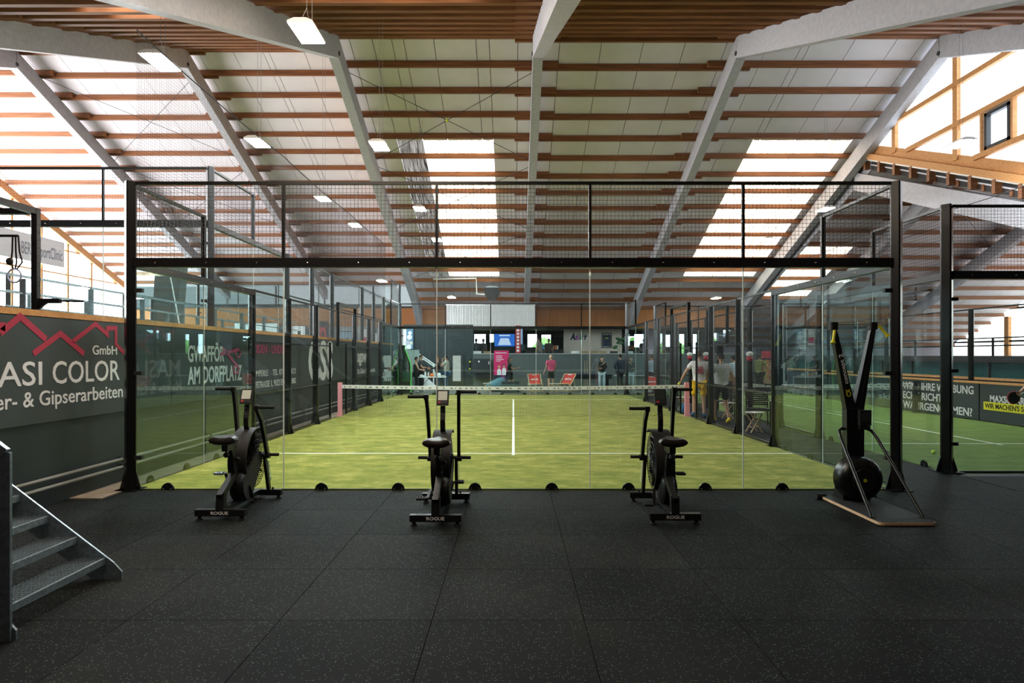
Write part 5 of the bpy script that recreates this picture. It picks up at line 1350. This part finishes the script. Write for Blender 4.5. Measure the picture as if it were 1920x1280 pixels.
# drinks fridge past the aisle
x, y = ax(1440, 31)
t = thing('drinks_fridge', 'tall drinks fridge with warm lit shelves past the narrow court', 'fridge', (x, y, 0))
MB().box(-.36, .36, -.05, .55, 0, 2.05).build('cabinet', 'navy', t)
MB().box(-.30, .30, -.06, -.05, .35, 1.5).build('lit_interior', emit('fridge light', (1, .62, .35), .12), t)
for z in (.6, .85, 1.1, 1.35): 
    sh_ = MB().box(-.30, .30, -.09, -.05, z, z+.015).build('shelf', 'white', t)
    for k in range(6): MB().cyl((-.25+.1*k, -.075, z+.015), (-.25+.1*k, -.075, z+.17), .03, 8).build('bottle', ('redpad', 'lime', 'orange')[k % 3], sh_)
MB().box(-.34, .34, -.07, -.05, 1.6, 1.95).build('header_panel', 'redpad', t)
# lounge furnishings
t = thing('wall_screen', 'large wall screen showing a blue tennis court in the lounge', 'television', (0, 0, 0))
ya = 33.0; x0, x1, z0, z1 = PX(927, ya), PX(965, ya), PZ(649, ya), PZ(626, ya)
MB().box(x0-.04, x1+.04, ya, ya+.06, z0-.04, z1+.04).build('bezel', 'blackmatt', t)
MB().box(x0, x1, ya-.004, ya, z0, z1).build('picture', 'tvblue', t)
cx = (x0+x1)/2
MB().prism([(cx-.42, z0+.08), (cx+.42, z0+.08), (cx+.26, z0+.52), (cx-.26, z0+.52)], ya-.008, ya-.004, 'y').build('picture_court', 'tvwhite', t)
MB().box(cx-.35, cx+.35, ya-.008, ya-.004, z1-.14, z1-.05).build('picture_title', 'tvwhite', t)
MB().box(-1.0, .3, ya+.06, ya+.2, 1.0, z1).build('screen_pier', 'darkroom', t)
t = thing('red_pennant', 'tall crimson vertical banner hanging at the lounge edge', 'banner', (0, 0, 0))
ya = 28.0; x0, x1 = PX(966.5, ya), PX(976, ya); z0, z1 = 1.86, PZ(610, ya)
MB().box(x0, x1, ya, ya+.02, z0, z1).build('cloth', 'crimson', t); MB().box(x1, x1+.12, ya, ya+.02, z0+.5, z1).build('blue_strip', plain('pale blue cloth', (.30, .40, .6), .7), t)
for k in range(7): MB().box(x0+.07, x0+.21, ya-.004, ya, z0+.08+k*.19, z0+.20+k*.19).build('print_mark', 'whitematt', t)
t = thing('bar_counter', 'dark lounge bar counter with bottles and coffee machine', 'counter', (0, 0, 0))
ya = 32.2; MB().box(PX(985, ya), PX(1056, ya), ya, ya+.6, 1.0, 2.05).build('counter_body', 'darkroom', t); MB().box(PX(984, ya), PX(1057, ya), ya-.05, ya+.65, 2.05, 2.1).build('counter_top', 'wicker', t)
MB().box(PX(1014, ya), PX(1022, ya), ya+.1, ya+.5, 2.1, 2.4).build('coffee_machine', 'waterblue', t)
for k, mt in enumerate(('orange', 'card', 'orange', 'whitematt')): MB().cyl((PX(1034+4*k, ya), ya+.3, 2.1), (PX(1034+4*k, ya), ya+.3, 2.35), .05, 8).build('counter_bottle', mt, t)
t = thing('lounge_sign', 'white wall sign with slanted multicoloured lounge lettering', 'sign', (0, 0, 0))
ya = YP-.02; 
MB().box(PX(1067, ya), PX(1104, ya), ya, ya+.02, PZ(639.5, ya), PZ(623.5, ya)).build('plate', plain('pale plate', (.66, .60, .54), .7), t)
def ft(s, mt, pxa, pxb, va, vb, bold=.04): text(s, mt, t, (PX(pxa, ya), ya, PZ(vb, ya)), (1, 0, 0), (.15, 0, 1), PZ(va, ya)-PZ(vb, ya), PX(pxb, ya)-PX(pxa, ya), bold, .006)
ft('A', 'navy', 1069, 1079, 625, 636.5, .06); ft('S', 'purple', 1078, 1085, 629.5, 636.5, .06); ft('E', plain('bottle green ink', (.02, .12, .05), .6), 1086, 1092, 629.5, 636.5, .06); ft('T', 'navy', 1093, 1100, 629.5, 636.5, .06)
ft('SPORTLOUNGE', 'darkroom', 1082, 1100, 626, 628, .02); MB().ball((PX(1080.3, ya), ya-.01, PZ(627.3, ya)), .04, 8, 6, (1, .3, 1)).build('lime_dot', 'lime', t)
t = thing('framed_jersey', 'navy sports jersey in a black frame on the lounge wall', 'picture', (0, 0, 0))
x0, x1, z0, z1 = PX(1128.5, ya), PX(1147, ya), PZ(652, ya), PZ(624, ya)
fr = MB()
for q in ((x0, x1, z1-.04, z1), (x0, x1, z0, z0+.04), (x0, x0+.04, z0, z1), (x1-.04, x1, z0, z1)): fr.box(q[0], q[1], ya-.04, ya, q[2], q[3])
fr.build('frame', 'blackmatt', t); MB().box(x0, x1, ya-.005, ya+.005, z0, z1).build('mount', plain('grey mount', (.35, .32, .30), .8), t)
cx = (x0+x1)/2; sx = (x1-x0)*.38
MB().prism([(cx-sx, z0+.1), (cx+sx, z0+.1), (cx+sx, z1-.32), (cx+sx*1.08, z1-.16), (cx+sx*.5, z1-.10), (cx, z1-.15), (cx-sx*.5, z1-.10), (cx-sx*1.08, z1-.16), (cx-sx, z1-.32)], ya-.02, ya-.005, 'y').build('jersey', 'navy', t)
MB().box(cx-.12, cx+.1, ya-.024, ya-.02, z1-.36, z1-.31).build('jersey_print', 'yellow', t)
# indoor plant
x, y = ax(1163, 40.6)
t = thing('potted_plant', 'broad leaved potted plant beside the framed jersey', 'plant', (x, y, ZL))
MB().lathe([(.12, 0), (.18, .02), (.2, .35), (.17, .35)], (0, 0, 0), 14).build('pot', 'greysteel', t, True)
MB().tube([(0, 0, .3), (-.05, 0, .9), (.02, 0, 1.6)], .02, 6).build('stem', 'card', t)
random.seed(5)
for (dx, dz, r) in ((-.33, 1.22, .15), (-.25, 1.28, .13), (-.1, 1.52, .15), (-.02, 1.7, .16), (-.15, 1.78, .14), (.1, 1.5, .14), (.12, 1.75, .13)):
    MB().ball((dx, random.uniform(-.1, .1), dz), r, 10, 6, (1, .35, .7)).build('leaf', 'leaf', t, True)
    MB().wire((dx, 0, dz), (0, 0, dz-.3), .008).build('leaf_stalk', 'leaf', t)
# chairs along the parapet
def lounge_chair(label, x, y, back):
    t = thing('lounge_chair', label, 'chair', (x, y, ZL), random.uniform(-.3, .3), 'chairs along the lounge parapet')
    MB().box(-.22, .22, -.22, .22, .42, .46).build('seat', 'beech', t); MB().box(-.22, .22, -.24, -.21, .62, .97).build('backrest', back, t)
    for s in (-1, 1):
        for q in (-1, 1): MB().box(s*.20-.015, s*.20+.015, q*.20-.015, q*.20+.015, 0, .97 if q < 0 else .43).build('leg', 'white', t)
for px, bk, lab in ((914, 'card', 'lounge chair with brown back left of the magenta banner'), (1076, 'white', 'white lounge chair below the slanted lounge sign'), (1095, 'card', 'brown backed lounge chair under the sign edge'), (1112, 'card', 'brown backed lounge chair between sign and framed jersey'), (1131, 'card', 'brown backed lounge chair below the framed jersey'), (1150, 'wicker', 'dark backed lounge chair beside the plant')):
    x, y = ax(px, 36.6); lounge_chair(lab, x, y, bk)
x, y = ax(895, 36.3)
tag(MB().cbox(-.22, .22, -.15, .15, 0, .96, .02).box(-.19, .19, -.12, .12, .96, .97).build('planter_box', 'white', None), 'white planter box on the lounge parapet corner', 'planter').location = (x, y, ZL)
# boards and pictures along the far terrace wall
def picture(label, px0, px1, v0, v1, mat, marks, Y=35.0):
    t = thing('terrace_poster', label, 'poster', (0, 0, 0))
    x0, x1, z0, z1 = PX(px0, Y), PX(px1, Y), PZ(v1, Y), PZ(v0, Y)
    MB().box(x0, x1, Y, Y+.06, z0, z1).build('backing', mat, t)
    MB().box(x0-.03, x1+.03, Y+.02, Y+.08, z1, z1+.05).build('frame_rail', 'greysteel', t)
    for (a, b, c, d, mt) in marks: MB().box(x0+(x1-x0)*a, x0+(x1-x0)*b, Y-.01, Y, z0+(z1-z0)*c, z0+(z1-z0)*d).build('print_shape', mt, t)
picture('white poster with a dark round motif on the far terrace wall', 549, 572, 611, 642, 'white', [(.4, .62, .3, .7, 'greysteel')])
picture('black framed red and yellow poster on the far terrace wall', 594, 614, 603, 645, 'blackmatt', [(.25, .85, .3, .75, 'crimson'), (.4, .7, .35, .55, 'yellow')])
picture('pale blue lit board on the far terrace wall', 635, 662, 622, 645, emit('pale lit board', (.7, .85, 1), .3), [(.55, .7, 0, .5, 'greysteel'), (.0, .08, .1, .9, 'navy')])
picture('white poster with a pink ball on the far terrace wall', 677, 689, 616, 648, 'white', [(.1, .9, .15, .5, 'magenta')])
picture('grey and white photo print at the terrace corner', 698, 711, 614, 648, 'lilac', [(.2, .8, .1, .7, 'white'), (.35, .65, .7, .95, 'greysteel')])
picture('long white board low on the far terrace wall', 440, 520, 606, 640, 'white', [(.6, .75, .1, .6, 'lilac')])
